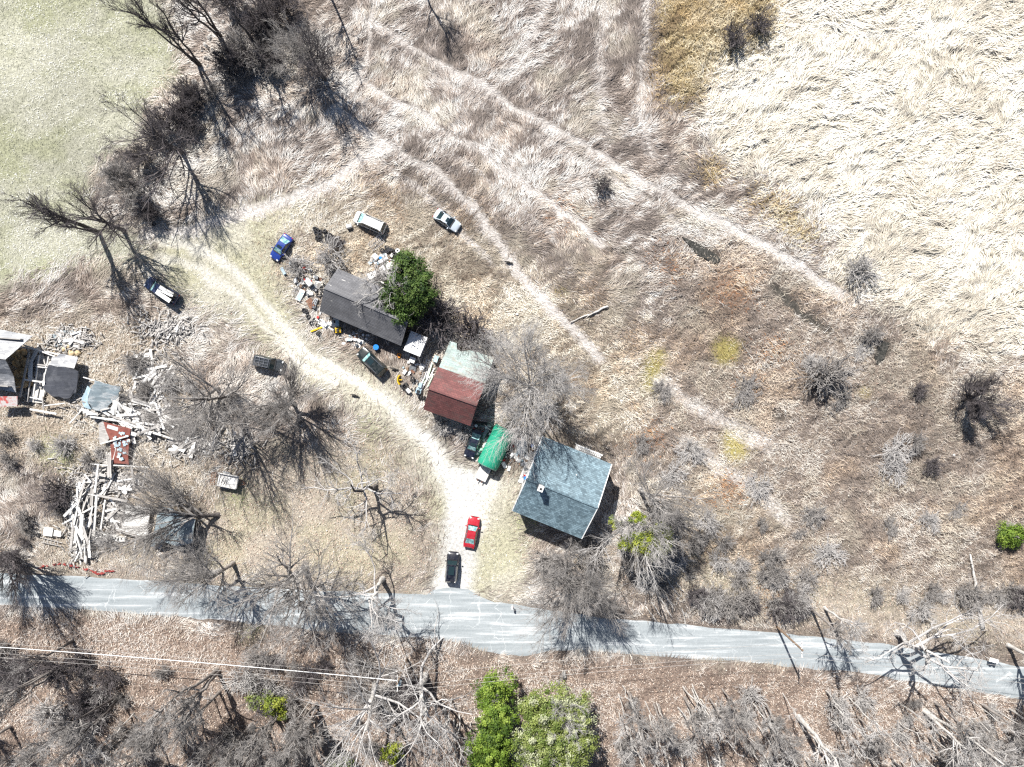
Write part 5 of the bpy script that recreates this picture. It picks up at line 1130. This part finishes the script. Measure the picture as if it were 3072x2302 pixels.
# utility poles, wires, mailbox
def upole(px, py, label, h=9.2, tr=False, lean=0):
    x_, y_ = W(px, py); t = thing('utility_pole', label, 'utility pole', (x_, y_, 0), 0)
    mb = MB(); mb.tube([(0, 0, -.3), (0, 0, h/2), (0, 0, h)], [.17, .15, .12], 10); mb.build('pole', M['wood_brown'], t)
    mb = MB(); mb.box((0, 0, h-.35), (.12, 2.2, .12)); mb.build('crossarm', M['wood_pale'], t)
    for k in (-1, -.4, .4, 1): mb = MB(); mb.cyl((0, k, h-.2), .06, .2, 10); mb.build('insulator', M['white'], t)
    if tr: mb = MB(); mb.cyl((.05, -.45, h-1.4), .3, .95, 16); mb.cyl((.05, -.45, h-.88), .2, .12, 12); mb.build('transformer', M['paleblue'], t)
    return (x_, y_)
P1 = upole(1222, 1972, 'utility pole with a transformer in the strip south of the road', 9.2, True)
P2 = upole(2330, 1880, 'brown utility pole at the upper road edge on the right')
P0 = upole(-330, 1850, 'utility pole beyond the left edge'); P3 = upole(3290, 2000, 'utility pole beyond the right edge')
def wire(a, b, za, zb, oa, ob, label, r_=.02, sag=.8, mat='wood_grey', grp='overhead wires between the poles'):
    pts = [(a[0]+(b[0]-a[0])*t, a[1]+oa+(b[1]+ob-a[1]-oa)*t, za+(zb-za)*t-sag*4*t*(1-t)) for t in [k/16 for k in range(17)]]
    mb = MB(); mb.tube(pts, r_, 5); tag(mb.build('power_line', M[mat]), label, 'cable', grp)
for k in (-1, -.4, 1):
    wire(P0, P1, 9.1, 9.1, k, k, 'thin overhead wire left of the transformer pole'); wire(P1, P2, 9.1, 9.1, k, k, 'thin overhead wire between the two poles', grp='wires between the two poles'); wire(P2, P3, 9.1, 9.1, k, k, 'thin overhead wire right of the brown pole', grp='wires right of the brown pole')
wire(P0, P1, 7.9, 7.9, -.1, -.1, 'thickest pale cable left of the transformer pole', .06, .9, 'white', grp=None)
def mailbox(t):
    mb = MB(); mb.box((0, 0, .5), (.1, .1, 1.1)); mb.build('post', M['wood_pale'], t); mb = MB(); mb.cyl((0, 0, 1.2), .14, .5, 14, 'y'); mb.box((0, 0, 1.12), (.28, .5, .16)); b = mb.build('box', M['white_metal'], t); mb = MB(); mb.box((.16, .1, 1.3), (.02, .12, .1)); mb.build('flag', M['redp'], t)
item('mailbox', 'pale mailbox on a post at the road edge below the house', 'mailbox', 1537, 1816, R(5), mailbox)
def sign2(t):
    for s_ in (-.45, .45): mb = MB(); mb.box((s_, 0, .6), (.08, .08, 1.3)); mb.build('post', M['wood_pale'], t)
    mb = MB(); mb.box((0, 0, 1.25), (1.3, .6, .1)); mb.build('shelf', M['white'], t); mb = MB(); mb.box((-.3, 0, 1.45), (.3, .5, .3)); mb.build('box', M['white_metal'], t, bevel=.04); mb = MB(); mb.box((.35, 0, 1.42), (.28, .5, .26)); mb.build('box', M['white'], t, bevel=.04)
item('mailbox_stand', 'white mailbox stand on the road edge at the far right', 'mailbox', 2964, 1972, R(-15), sign2)
mb = MB(); mb.box((0, 0, .35), (.5, .9, .7)); mb.box((0, .15, .75), (.4, .4, .14)); solid('grey_boundary_stone', 'grey stone block standing at the top of the pale evergreen', 'stone', 1691, 2020, .1, mb, M['stone'], .04, h=0)
# dark birds on the grass
for (a, b, l_) in [(1063, 1186, 'dark bird standing in the middle of the pale yard'), (1182, 1107, 'dark bird beside the rear of the black car'), (1524, 788, 'dark bird on the meadow track')]:
    mb = MB(); mb.ball((0, 0, .3), .24, 12, 8, 0, (1.5, .8, .8)); mb.ball((.42, 0, .42), .1, 8, 6); mb.slab([(-.3, -.1, .32), (-.3, .1, .32), (-.75, .14, .3), (-.75, -.14, .3)][::-1], .03); mb.tube([(0, .06, 0), (0, .06, .2)], .02, 5); mb.tube([(0, -.06, 0), (0, -.06, .2)], .02, 5); mb.tube([(.5, 0, .42), (.62, 0, .38)], [.03, .008], 5)
    solid('bird', l_, 'bird', a, b, R(165), mb, M['dark'], 0, smooth=True)
# small pale litter in the fields
for i, (a, b, l_) in enumerate([(1551, 944, 'white scrap lying in the tan meadow, the lower of two'), (1576, 928, 'white scrap in the tan meadow, the upper of two'), (1864, 1202, 'round pale rock in the yellow grass right of the big tree'), (2857, 1365, 'pale round rock in the right field'), (1917, 1360, 'white stone above the bare tree beside the house')]):
    mb = MB(); mb.ball((0, 0, .1), .2, 9, 6, .2, (1, .8, .5), random.Random(i)); solid('pale_rock', l_, 'rock', a, b, 0, mb, M['white'], 0)
mb = MB(); mb.cyl((0, 0, .3), .33, .8, 14, 'x'); solid('rusty_barrel', 'white and red barrel lying left of the white minivan', 'barrel', 1050, 682, R(15), mb, M['white']); 
mb = MB(); mb.box((0, 0, .15), (1.2, .45, .2), ry=.1); mb.box((.3, 0, .3), (.5, .4, .12)); solid('grey_scrap_panel', 'pale grey panel lying in the grass left of the shed', 'panel', 852, 815, R(-62), mb, M['paleblue'])
# ---------------------------------------------------------------- the collapsed barn on the left
bleach = shingle('bleached_roofing', (.26, .27, .29), (.18, .19, .21), (.12, .12, .13), 5, .18, spots=(.58, .575, .57))
darkroof = shingle('dark_slate_roofing', (.10, .105, .12), (.075, .08, .095), (.03, .03, .04), 5, .17, spots=(.13, .135, .15))
greyroof = shingle('blue_grey_roofing', (.27, .33, .36), (.20, .25, .28), (.10, .12, .13), 4, .2, spots=(.5, .52, .53))
redpanel = speck('faded_red_board', (.17, .055, .045), (.26, .09, .07), 2, .8)
def P3(px, py, h): x_, y_ = W(px, py, h); return (x_, y_, h)
def sheet(name, pts, mat, th=.12, parent=None):
    mb = MB(); P = [P3(*p) for p in pts]
    a = sum(P[i][0]*P[(i+1) % len(P)][1]-P[(i+1) % len(P)][0]*P[i][1] for i in range(len(P)))
    mb.slab(P if a > 0 else P[::-1], th); return mb.build(name, mat, parent)
def jag(pts, n=3, amp=5, seed=1):
    """break straight edges into splintered ones"""
    r_ = random.Random(seed); out = []
    for i in range(len(pts)):
        a = pts[i]; b = pts[(i+1) % len(pts)]; out.append(a)
        for k in range(1, n): t = k/n; out.append((a[0]+(b[0]-a[0])*t+r_.uniform(-amp, amp), a[1]+(b[1]-a[1])*t+r_.uniform(-amp, amp), a[2]+(b[2]-a[2])*t))
    return out
t = thing('barn_remnant', 'standing gable end of the collapsed barn with a bleached roof at the left edge', 'barn', (0, 0, 0))
sheet('roof', [(-130, 950, 3.2), (-20, 985, 3.2), (98, 1008, 3.2), (16, 1079, 5.2), (-150, 1060, 5.2)], bleach, parent=t)
sheet('roof', [(-150, 1062, 5.17), (16, 1081, 5.17), (41, 1130, 3.2), (48, 1178, 2.6), (-20, 1165, 3), (-160, 1150, 3)], bleach, parent=t)
sheet('roof', [(-20, 1190, 2.2), (52, 1189, 2.2), (52, 1218, 2.0), (-20, 1222, 2.0)], speck('red_tin', (.45, .42, .41), (.40, .09, .08), 1.1, .6, lo=.48, hi=.56), parent=t)['label'] = 'red and white tin strip'
mb = MB(); mb.bar(P3(-60, 1010, 2.9), P3(80, 1020, 2.9), .15, 2.6); mb.bar(P3(-60, 1150, 2.5), P3(40, 1160, 2.5), .15, 2.2); mb.build('wall', M['wood_grey'], t)
# hay
mb = MB(); r_ = random.Random(3)
for i in range(36):
    a = r_.random(); px, py = 50+a*18+r_.uniform(-14, 20), 1048+a*110+r_.uniform(-6, 6); x_, y_ = W(px, py, .8); mb.ball((x_, y_, .6+r_.uniform(-.2, .5)), r_.uniform(.35, .7), 9, 6, .14, (1, 1, .8), r_)
tag(mb.build('hay_heap', speck('old_hay', (.30, .20, .11), (.52, .40, .24), 2.2, .95, bump=.8), smooth=True), 'lumpy brown hay spilling from the barn end', 'hay')
mb = MB()
for i in range(7): x_, y_ = W(172+r_.uniform(-20, 70), 1050+r_.uniform(-12, 14)); mb.ball((x_, y_, .2), r_.uniform(.25, .5), 9, 6, .14, (1, 1, .7), r_)
tag(mb.build('hay_heap', speck('pale_hay', (.42, .32, .18), (.62, .50, .33), 2.2, .95, bump=.8), smooth=True), 'small tan hay lumps above the slate coloured roof piece', 'hay')
t = thing('fallen_roof', 'dark slate coloured roof piece with a bleached upper edge', 'roof', (0, 0, 0))
sheet('upper_slope', jag([(158, 1070, 1.7), (190, 1062, 1.7), (234, 1073, 1.7), (222, 1106, 2.4), (146, 1094, 2.4)], 3, 3, 2), bleach, parent=t)
sheet('lower_slope', jag([(145, 1096, 2.38), (221, 1108, 2.38), (236, 1114, 2.2), (228, 1178, 1.2), (205, 1196, 1.0), (160, 1190, 1.0), (130, 1168, 1.1), (134, 1130, 1.8)], 3, 3, 4), darkroof, parent=t)
t = thing('fallen_roof', 'blue grey roof piece torn open at its lower right corner', 'roof', (0, 0, 0))
sheet('slope', jag([(284, 1141, 2.0), (360, 1161, 1.9), (356, 1188, 1.5), (326, 1216, 1.1), (318, 1238, .9), (276, 1227, 1.0), (262, 1206, 1.3), (272, 1170, 1.7)], 3, 2.5, 5), greyroof, parent=t)
sheet('torn_flap', jag([(244, 1195, .9), (262, 1158, 1.2), (272, 1168, 1.2), (262, 1206, .9), (274, 1228, .7), (252, 1222, .6)], 2, 2, 6), M['paleblue'], parent=t)
mb = MB()
for k in range(8): mb.bar(P3(330+k*4, 1214+k*3-20, 1.3), P3(352+k*2, 1238+k*1-8, .8), .1, .1)
mb.build('rafter', M['wood_pale'], t)
sheet('corner_boards', [(350, 1196, 1.5), (358, 1190, 1.5), (347, 1248, .9), (322, 1234, .9), (330, 1226, 1.0)], M['wood_pale'], parent=t)
t = thing('fallen_floor', 'tilted dark red floor panel strewn with pale blue shingles', 'floor panel', (0, 0, 0))
sheet('panel', jag([(310, 1266, 1.5), (392, 1287, 1.4), (386, 1340, 1.2), (386, 1394, .9), (335, 1391, .9), (330, 1320, 1.3)], 2, 2, 9), redpanel, parent=t)
sheet('edge_boards', [(296, 1270, 1.3), (309, 1264, 1.4), (330, 1310, 1.3), (322, 1326, 1.1), (298, 1330, 1.0)], M['wood_grey'], parent=t)
sheet('side_strip', [(335, 1345, 1.15), (350, 1338, 1.2), (336, 1396, .9), (322, 1394, .8)], M['wood_pale'], parent=t)
r_ = random.Random(6)
for i in range(34):
    if i < 22: px, py = 345+r_.uniform(-4, 44), 1300+r_.uniform(-4, 40)
    else: px, py = 362+r_.uniform(-8, 12), 1352+r_.uniform(-8, 26)
    h_ = 1.55-(py-1266)/128*.6+.02+i*.004; mb = MB(); x_, y_ = W(px, py, h_); mb.box((0, 0, 0), (r_.uniform(.25, .5), r_.uniform(.25, .4), .02), rx=r_.uniform(-.1, .1), ry=r_.uniform(-.1, .1))
    o = mb.build('loose_shingle', M['paleblue'] if r_.random() < .7 else M['white']); o.location = (x_, y_, h_); o.rotation_euler = (0, 0, r_.uniform(-.5, .5)); tag(o, 'pale loose shingle lying on the red floor panel', 'shingle', 'shingles on the red floor panel')
t = thing('fallen_roof', 'white slab of bleached roofing left of the blue grey roof corner', 'roof', (0, 0, 0)); sheet('slope', jag([(378, 1515, 1.0), (450, 1526, 1.0), (444, 1612, .8), (366, 1588, .8)], 3, 2.5, 11), speck('bleached_board_sheet', (.50, .49, .47), (.72, .71, .69), 1.3, .85, stretch=(.4, 5, 1)), parent=t)
t = thing('leaning_shed', 'sunken shed with a pale blue grey roof below the leaning bare tree', 'shed', (0, 0, 0))
sheet('roof', jag([(476, 1518, 2.6), (522, 1530, 2.6), (586, 1560, 2.5), (578, 1628, 2.3), (530, 1640, 2.2), (492, 1626, 2.0), (452, 1640, 1.6), (466, 1580, 2.2)], 2, 2, 12), greyroof, parent=t)
sheet('fallen_panel', [(452, 1640, .9), (460, 1616, 1.0), (489, 1628, 1.0), (482, 1648, .9)], M['grey_metal'], parent=t)
mb = MB(); a, b, c_, d_ = [P3(*p) for p in ((484, 1526, 1.1), (580, 1565, 1.1), (570, 1622, 1.1), (496, 1612, 1.1))]
for p, q in ((a, b), (b, c_), (c_, d_), (d_, a)): mb.bar(p, q, .12, 2.3)
mb.build('wall', woodwall, t)
# stone footing
mb = MB(); r_ = random.Random(1)
for k in range(10): x_, y_ = W(292+k*9.5+r_.uniform(-2, 2), 1598+k*2.2+r_.uniform(-2, 2)); mb.box((x_, y_, .35), (.7, .75, .7), rz=r_.uniform(-.3, .3), taper=.85)
tag(mb.build('foundation_wall', speck('limewashed_stone', (.5, .49, .46), (.72, .71, .69), 2, .9)), 'white footing wall at the lower end of the collapsed barn', 'wall')
sheet_o = sheet('loose_roofing_sheet', jag([(155, 1004, .35), (205, 990, .3), (240, 1006, .3), (222, 1030, .3), (165, 1042, .35)], 3, 3, 15), greyroof); tag(sheet_o, 'loose roofing sheet with a tyre on it above the fallen barn', 'sheet')
# heavy timbers
BE = [(88, 1058, 60, 1192, 1.6, 1.6, .26, 'tall timber beside the hay'), (60, 1040, 180, 1064, 1.4, 1.2, .2, 'upper cross timber above the open barn bay'), (64, 1032, 165, 1070, 1.6, 1.5, .16, 'second cross timber above the open barn bay'), (74, 1139, 135, 1148, 1.6, 1.5, .22, 'cross timber over the middle of the open bay'), (112, 1094, 146, 1098, 1.6, 1.6, .2, 'short cross timber at the top of the white bay'), (108, 1100, 146, 1104, 1.5, 1.5, .16, 'lower short cross timber of the white bay'),
      (146, 1070, 133, 1142, 1.4, 1.4, .16, 'post edging the slate coloured roof piece'), (118, 1066, 100, 1190, 1.3, 1.1, .16, 'long joist inside the open bay'), (90, 1145, 82, 1205, 1.2, 1.0, .18, 'lower joist of the open bay'), (90, 1228, 170, 1242, 1.0, .9, .26, 'wide bottom sill of the open bay'), (90, 1192, 130, 1200, 1.0, .9, .14, 'bottom rail of the open bay'), (128, 1218, 195, 1210, .8, .8, .16, 'rail below the slate coloured roof piece'),
      (128, 1190, 132, 1245, 1.0, .8, .14, 'short stub under the slate coloured roof piece'), (250, 1132, 284, 1142, 1.8, 1.8, .14, 'short stick at the corner of the blue grey roof piece'), (270, 1250, 350, 1262, 1.2, 1.0, .26, 'wide timber under the blue grey roof piece'), (385, 1272, 520, 1318, 1.5, .9, .24, 'longest slanting timber across the debris'), (340, 1252, 500, 1300, 1.3, .9, .18, 'slanting timber parallel to the longest one'), (440, 1222, 460, 1180, .8, 1.2, .2, 'dark timber standing in the board heap'),
      (302, 1332, 386, 1308, 1.55, 1.5, .2, 'board laid across the red floor panel'), (295, 1392, 285, 1478, 1.3, 1.2, .28, 'thick post below the red floor panel'), (395, 1400, 402, 1460, 1.2, 1.0, .3, 'dark thick post right of the red floor panel'), (438, 1404, 428, 1462, 1.0, .9, .2, 'pale post right of the dark thick one'), (272, 1392, 335, 1398, 1.2, 1.2, .14, 'rail at the lower edge of the red floor panel'), (335, 1396, 450, 1402, 1.0, 1.0, .16, 'long rail running right from the red floor panel'),
      (290, 1486, 382, 1504, 1.3, 1.3, .3, 'wide pale beam over the square pit'), (290, 1488, 282, 1594, 1.4, 1.2, .34, 'left edge beam of the square pit'), (316, 1500, 302, 1590, .8, .8, .22, 'inner upright in the square pit'), (188, 1572, 282, 1520, 1.6, 1.5, .24, 'long diagonal beam across the fallen boards'), (222, 1552, 212, 1652, 1.6, 1.5, .34, 'widest white post of the left stack'), (250, 1545, 255, 1668, 1.4, 1.4, .2, 'long white post of the left stack'), (228, 1600, 245, 1660, 1.7, 1.6, .26, 'white diagonal post over the left stack'),
      (348, 1584, 440, 1612, 1.5, 1.4, .18, 'upper rail beside the white slab'), (350, 1590, 430, 1616, 1.3, 1.2, .16, 'lower rail beside the white slab'), (376, 1610, 372, 1635, 1.0, .1, .16, 'short leg under the rails'), (408, 1618, 402, 1650, 1.0, .1, .18, 'second short leg under the rails'), (445, 1560, 432, 1660, 1.6, .6, .14, 'upright between white slab and sunken shed'), (268, 1600, 290, 1628, .8, .6, .14, 'short brace at the footing wall'), (262, 1630, 292, 1612, .8, .7, .14, 'crossing brace at the footing wall'),
      (210, 1270, 248, 1228, .6, .9, .16, 'leaning stick left of the timber under the blue grey roof'), (625, 1335, 665, 1268, .5, .6, .2, 'dark plank leaning in the right board heap'), (635, 1338, 672, 1275, .6, .7, .2, 'pale plank beside the dark leaning one'), (690, 1335, 740, 1352, .3, .3, .16, 'board lying at the foot of the tall bare tree')]
for i, (a, b, c_, d_, h0, h1, w_, l_) in enumerate(BE):
    mb = MB(); p = Vector(P3(a, b, h0)); q = Vector(P3(c_, d_, h1)); m_ = (p+q)/2; mb.bar(p-m_, q-m_, w_, .16); o = mb.build('timber', M['wood_pale'] if i % 4 else M['wood_grey']); o.location = m_
    if 'dark' in l_: o.data.materials[0] = M['wood_grey']
    tag(o, l_, 'timber')
# bright floor of the open bay
sheet_o = sheet('plank_deck', [(118, 1068, .5), (160, 1074, .5), (140, 1140, .5), (128, 1210, .5), (86, 1206, .5), (104, 1140, .5)], speck('pale_plank_floor', (.5, .47, .42), (.72, .70, .66), 2, .85, stretch=(5, .5, 1))); tag(sheet_o, 'pale plank floor inside the open barn bay', 'floor')
sheet_o = sheet('bay_void', [(100, 1075, .35), (116, 1070, .35), (104, 1135, .35), (84, 1208, .35), (76, 1200, .35), (92, 1120, .35)], M['dark'], .2); sheet_o.name = 'dark_void_sheet'; tag(sheet_o, 'dark sheet standing in for the shaded void between hay and pale planks', 'floor')  # dark sheet laid in for the shade of the open void
# planks in heaps: cx, cy, rx, ry, count, angle (photo degrees), spread, len lo/hi, max height, where
HE = [(430, 1262, 85, 55, 80, 25, 40, 1.2, 4.0, 1.1, 'in the heap right of the blue grey roof piece'), (455, 1130, 60, 80, 46, -55, 40, .8, 3.0, .6, 'in the loose trail above the heap'), (580, 1330, 75, 32, 38, -20, 45, .5, 2.4, .4, 'in the scatter below the leaning planks'),
      (245, 1540, 36, 62, 44, 95, 22, 1.6, 4.8, 1.5, 'in the upright stack at the lower left'), (245, 1620, 26, 45, 16, 92, 14, 1.5, 4.0, 1.6, 'standing at the end of the upright stack'), (345, 1540, 40, 40, 22, 60, 60, .8, 2.6, .5, 'in the square pit'), (270, 1450, 60, 45, 26, -20, 60, .8, 3.4, .9, 'below the red floor panel'), (360, 1450, 60, 30, 16, 10, 60, .6, 2.2, .4, 'between the two barn posts'),
      (220, 1020, 50, 22, 14, 10, 30, .6, 2.4, .3, 'around the loose roofing sheet'), (120, 1110, 50, 55, 20, 100, 30, 1.0, 3.6, .9, 'in the open barn bay'), (720, 1340, 30, 30, 8, 80, 20, 1.4, 2.8, .3, 'at the foot of the tall bare tree'), (300, 1220, 50, 30, 14, 20, 40, .6, 2.0, 1.1, 'around the blue grey roof piece'), (330, 1395, 12, 22, 7, 90, 6, 1.6, 2.6, 1.3, 'hanging below the red floor panel'), (500, 990, 60, 30, 10, -50, 40, .5, 1.4, .2, 'at the upper tip of the debris trail')]
pk = {}
r_ = random.Random(77)
NPL = sum(h_[4] for h_ in HE)
for hi, (cx_, cy_, rx_, ry_, n_, an, sp, l0, l1, hm, where) in enumerate(HE):
    n_ = int(n_*.84)
    for i in range(n_):
        a = r_.uniform(0, 6.28); q = math.sqrt(r_.random()); k = r_.randint(0, 5); mk = ['wood_pale', 'wood_pale', 'wood_grey', 'wood_pale', 'wood_grey', 'white'][k]
        if k not in pk:
            mb = MB(); mb.box((0, 0, 0), (1, [.2, .14, .24, .3, .16, .22][k], .05)); o = mb.build('plank', M[mk]); pk[k] = o
        else: o = pk[k].copy(); link(o)
        L_ = r_.uniform(l0, l1); h_ = r_.uniform(.3, hm+.35); o.location = P3(cx_+rx_*q*math.cos(a), cy_+ry_*q*math.sin(a), h_); o.scale = (L_*1.1, r_.uniform(1.0, 2.0), 1)
        o.rotation_euler = (r_.uniform(-.3, .3), r_.uniform(-.12, .12), -R(an+r_.gauss(0, sp)))
        tag(o, 'weathered plank '+where, 'plank', 'weathered planks '+where)
# splinters: nobody could count these
NS = 5200; hs_ = np.array([(h_[0], h_[1], h_[2], h_[3]) for h_ in HE]); k = rs.randint(0, len(HE), NS); a = rs.uniform(0, 6.28, NS); q = np.abs(rs.normal(0, .85, NS))
px_ = hs_[k, 0]+hs_[k, 2]*q*np.cos(a); py_ = hs_[k, 1]+hs_[k, 3]*q*np.sin(a); x_ = (px_-1536)*S; y_ = (1151-py_)*S; z_ = hgt(x_, y_)+rs.uniform(.15, .4, NS)
t_ = -np.radians(np.array([h_[5] for h_ in HE])[k]+rs.normal(0, 50, NS)); L_ = rs.uniform(.4, 1.5, NS); w_ = rs.uniform(.04, .11, NS); V = np.empty((NS, 8, 3)); c, s = np.cos(t_), np.sin(t_); dz = rs.normal(0, .1, NS)
for qi, (u, v, zz) in enumerate([(-1, -1, 0), (1, -1, 0), (1, 1, 0), (-1, 1, 0), (-1, -1, 1), (1, -1, 1), (1, 1, 1), (-1, 1, 1)]): V[:, qi] = np.stack([x_+u*L_/2*c-v*w_*s, y_+u*L_/2*s+v*w_*c, z_+zz*.04+u*dz], 1)
b_ = np.arange(NS)*8; F = np.concatenate([np.stack([b_+i for i in f], 1) for f in [(3, 2, 1, 0), (4, 5, 6, 7), (0, 1, 5, 4), (1, 2, 6, 5), (2, 3, 7, 6), (3, 0, 4, 7)]])
me = mesh_np('wood_splinters', V.reshape(-1, 3), [F]); me.materials.append(M['wood_grey']); o = bpy.data.objects.new('wood_splinters', me); link(o); tag(o, 'countless pale splinters strewn through the collapsed barn', 'debris', kind='stuff')
# wooden cart
def cart(t):
    mb = MB(); mb.box((0, 0, .8), (3.0, 1.75, .1)); bd = mb.build('bed', M['wood_pale'], t); mb = MB()
    for s_ in (-.92, .92): mb.box((0, s_, 1.0), (3.05, .1, .45))
    mb.box((1.55, 0, .95), (.08, 1.8, .35)); mb.build('side_board', M['wood_pale'], bd)
    mb = MB(); mb.box((.6, .05, .88), (1.2, .9, .05)); mb.build('hatch', M['white'], t)
    mb = MB()
    for k, (a, b) in enumerate([(-.9, -.2), (-.5, -.4), (-.1, -.1), (.1, -.2)]): mb.bar((a, b-.3, .9), (a+.25, b+.45, .9), .05, .05)
    mb.build('loose_bar', M['dark'], t)
    mb = MB()
    for k in range(8): mb.box((-2.0, -.87+k*.25, 1.3), (.62, .04, .05))
    for xx in (-2.3, -1.7): mb.box((xx, 0, 1.3), (.05, 1.8, .06))
    for s_ in (-.87, .87): mb.bar((-1.5, s_, .85), (-1.72, s_, 1.32), .05, .05)
    mb.build('tail_ramp', M['rust'], t)
    for s_ in (-1, 1):
        mb = MB(); mb.cyl((-.4, s_*1.08, .34), .34, .18, 16, 'y'); w_ = mb.build('wheel', M['rubber'], t); mb = MB(); mb.cyl((-.4, s_*1.18, .34), .18, .03, 12, 'y'); mb.build('rim', M['rust'], w_)
        mb = MB(); mb.box((-.4, s_*1.12, .74), (1.1, .28, .04)); mb.build('fender', M['grey_metal'], t)
    mb = MB(); mb.bar((1.6, -.5, .6), (2.6, 0, .5), .08, .08); mb.bar((1.6, .5, .6), (2.62, 0, .5), .08, .08); mb.build('drawbar', M['rust'], t)
item('wooden_cart', 'pale wooden cart trailer with a rusty ramp on its left end', 'trailer', 690, 1440, R(-11), cart)
def handcart(t):
    mb = MB(); mb.box((-.5, .2, .6), (1.4, 1.3, .08)); mb.box((.9, .1, .55), (1.1, .9, .06)); mb.build('bed', M['wood_pale'], t); mb = MB(); mb.bar((-1.6, -.8, .5), (1.8, -1.2, .5), .08, .1); mb.bar((-1.4, -1.5, .5), (1.7, -1.75, .5), .08, .1)
    for k in range(4): mb.box((-.4+k*.5, -1.3, .5), (.1, .7, .08))
    mb.bar((-1.4, -.6, .5), (-1.6, .9, .6), .06, .06); mb.build('frame', M['wood_grey'], t)
item('broken_cart', 'broken wooden handcart frame left of the upright plank stack', 'cart', 162, 1598, R(-8), handcart)
# red snow fence
pts = [(118, 1705), (150, 1692), (190, 1690), (225, 1698), (260, 1706), (285, 1714), (300, 1722), (320, 1713), (345, 1712)]; mb = MB(); r_ = random.Random(2)
for i in range(90):
    f = i/89*(len(pts)-1); k = min(len(pts)-2, int(f)); u = f-k; px, py = pts[k][0]*(1-u)+pts[k+1][0]*u, pts[k][1]*(1-u)+pts[k+1][1]*u
    if r_.random() < .6: x_, y_ = W(px+r_.uniform(-5, 5), py+r_.uniform(-2, 2)); mb.box((x_, y_, gz(x_, y_)+.22), (.45, .05, .04), rz=r_.uniform(-.9, .9)); mb.box((x_, y_, gz(x_, y_)+.25), (.3, .12, .03), rz=r_.uniform(-.9, .9))
tag(mb.build('fallen_fence', speck('faded_red_mesh', (.24, .03, .03), (.36, .07, .06), 3, .7)), 'flattened red plastic fence along the verge below the barn', 'fence')
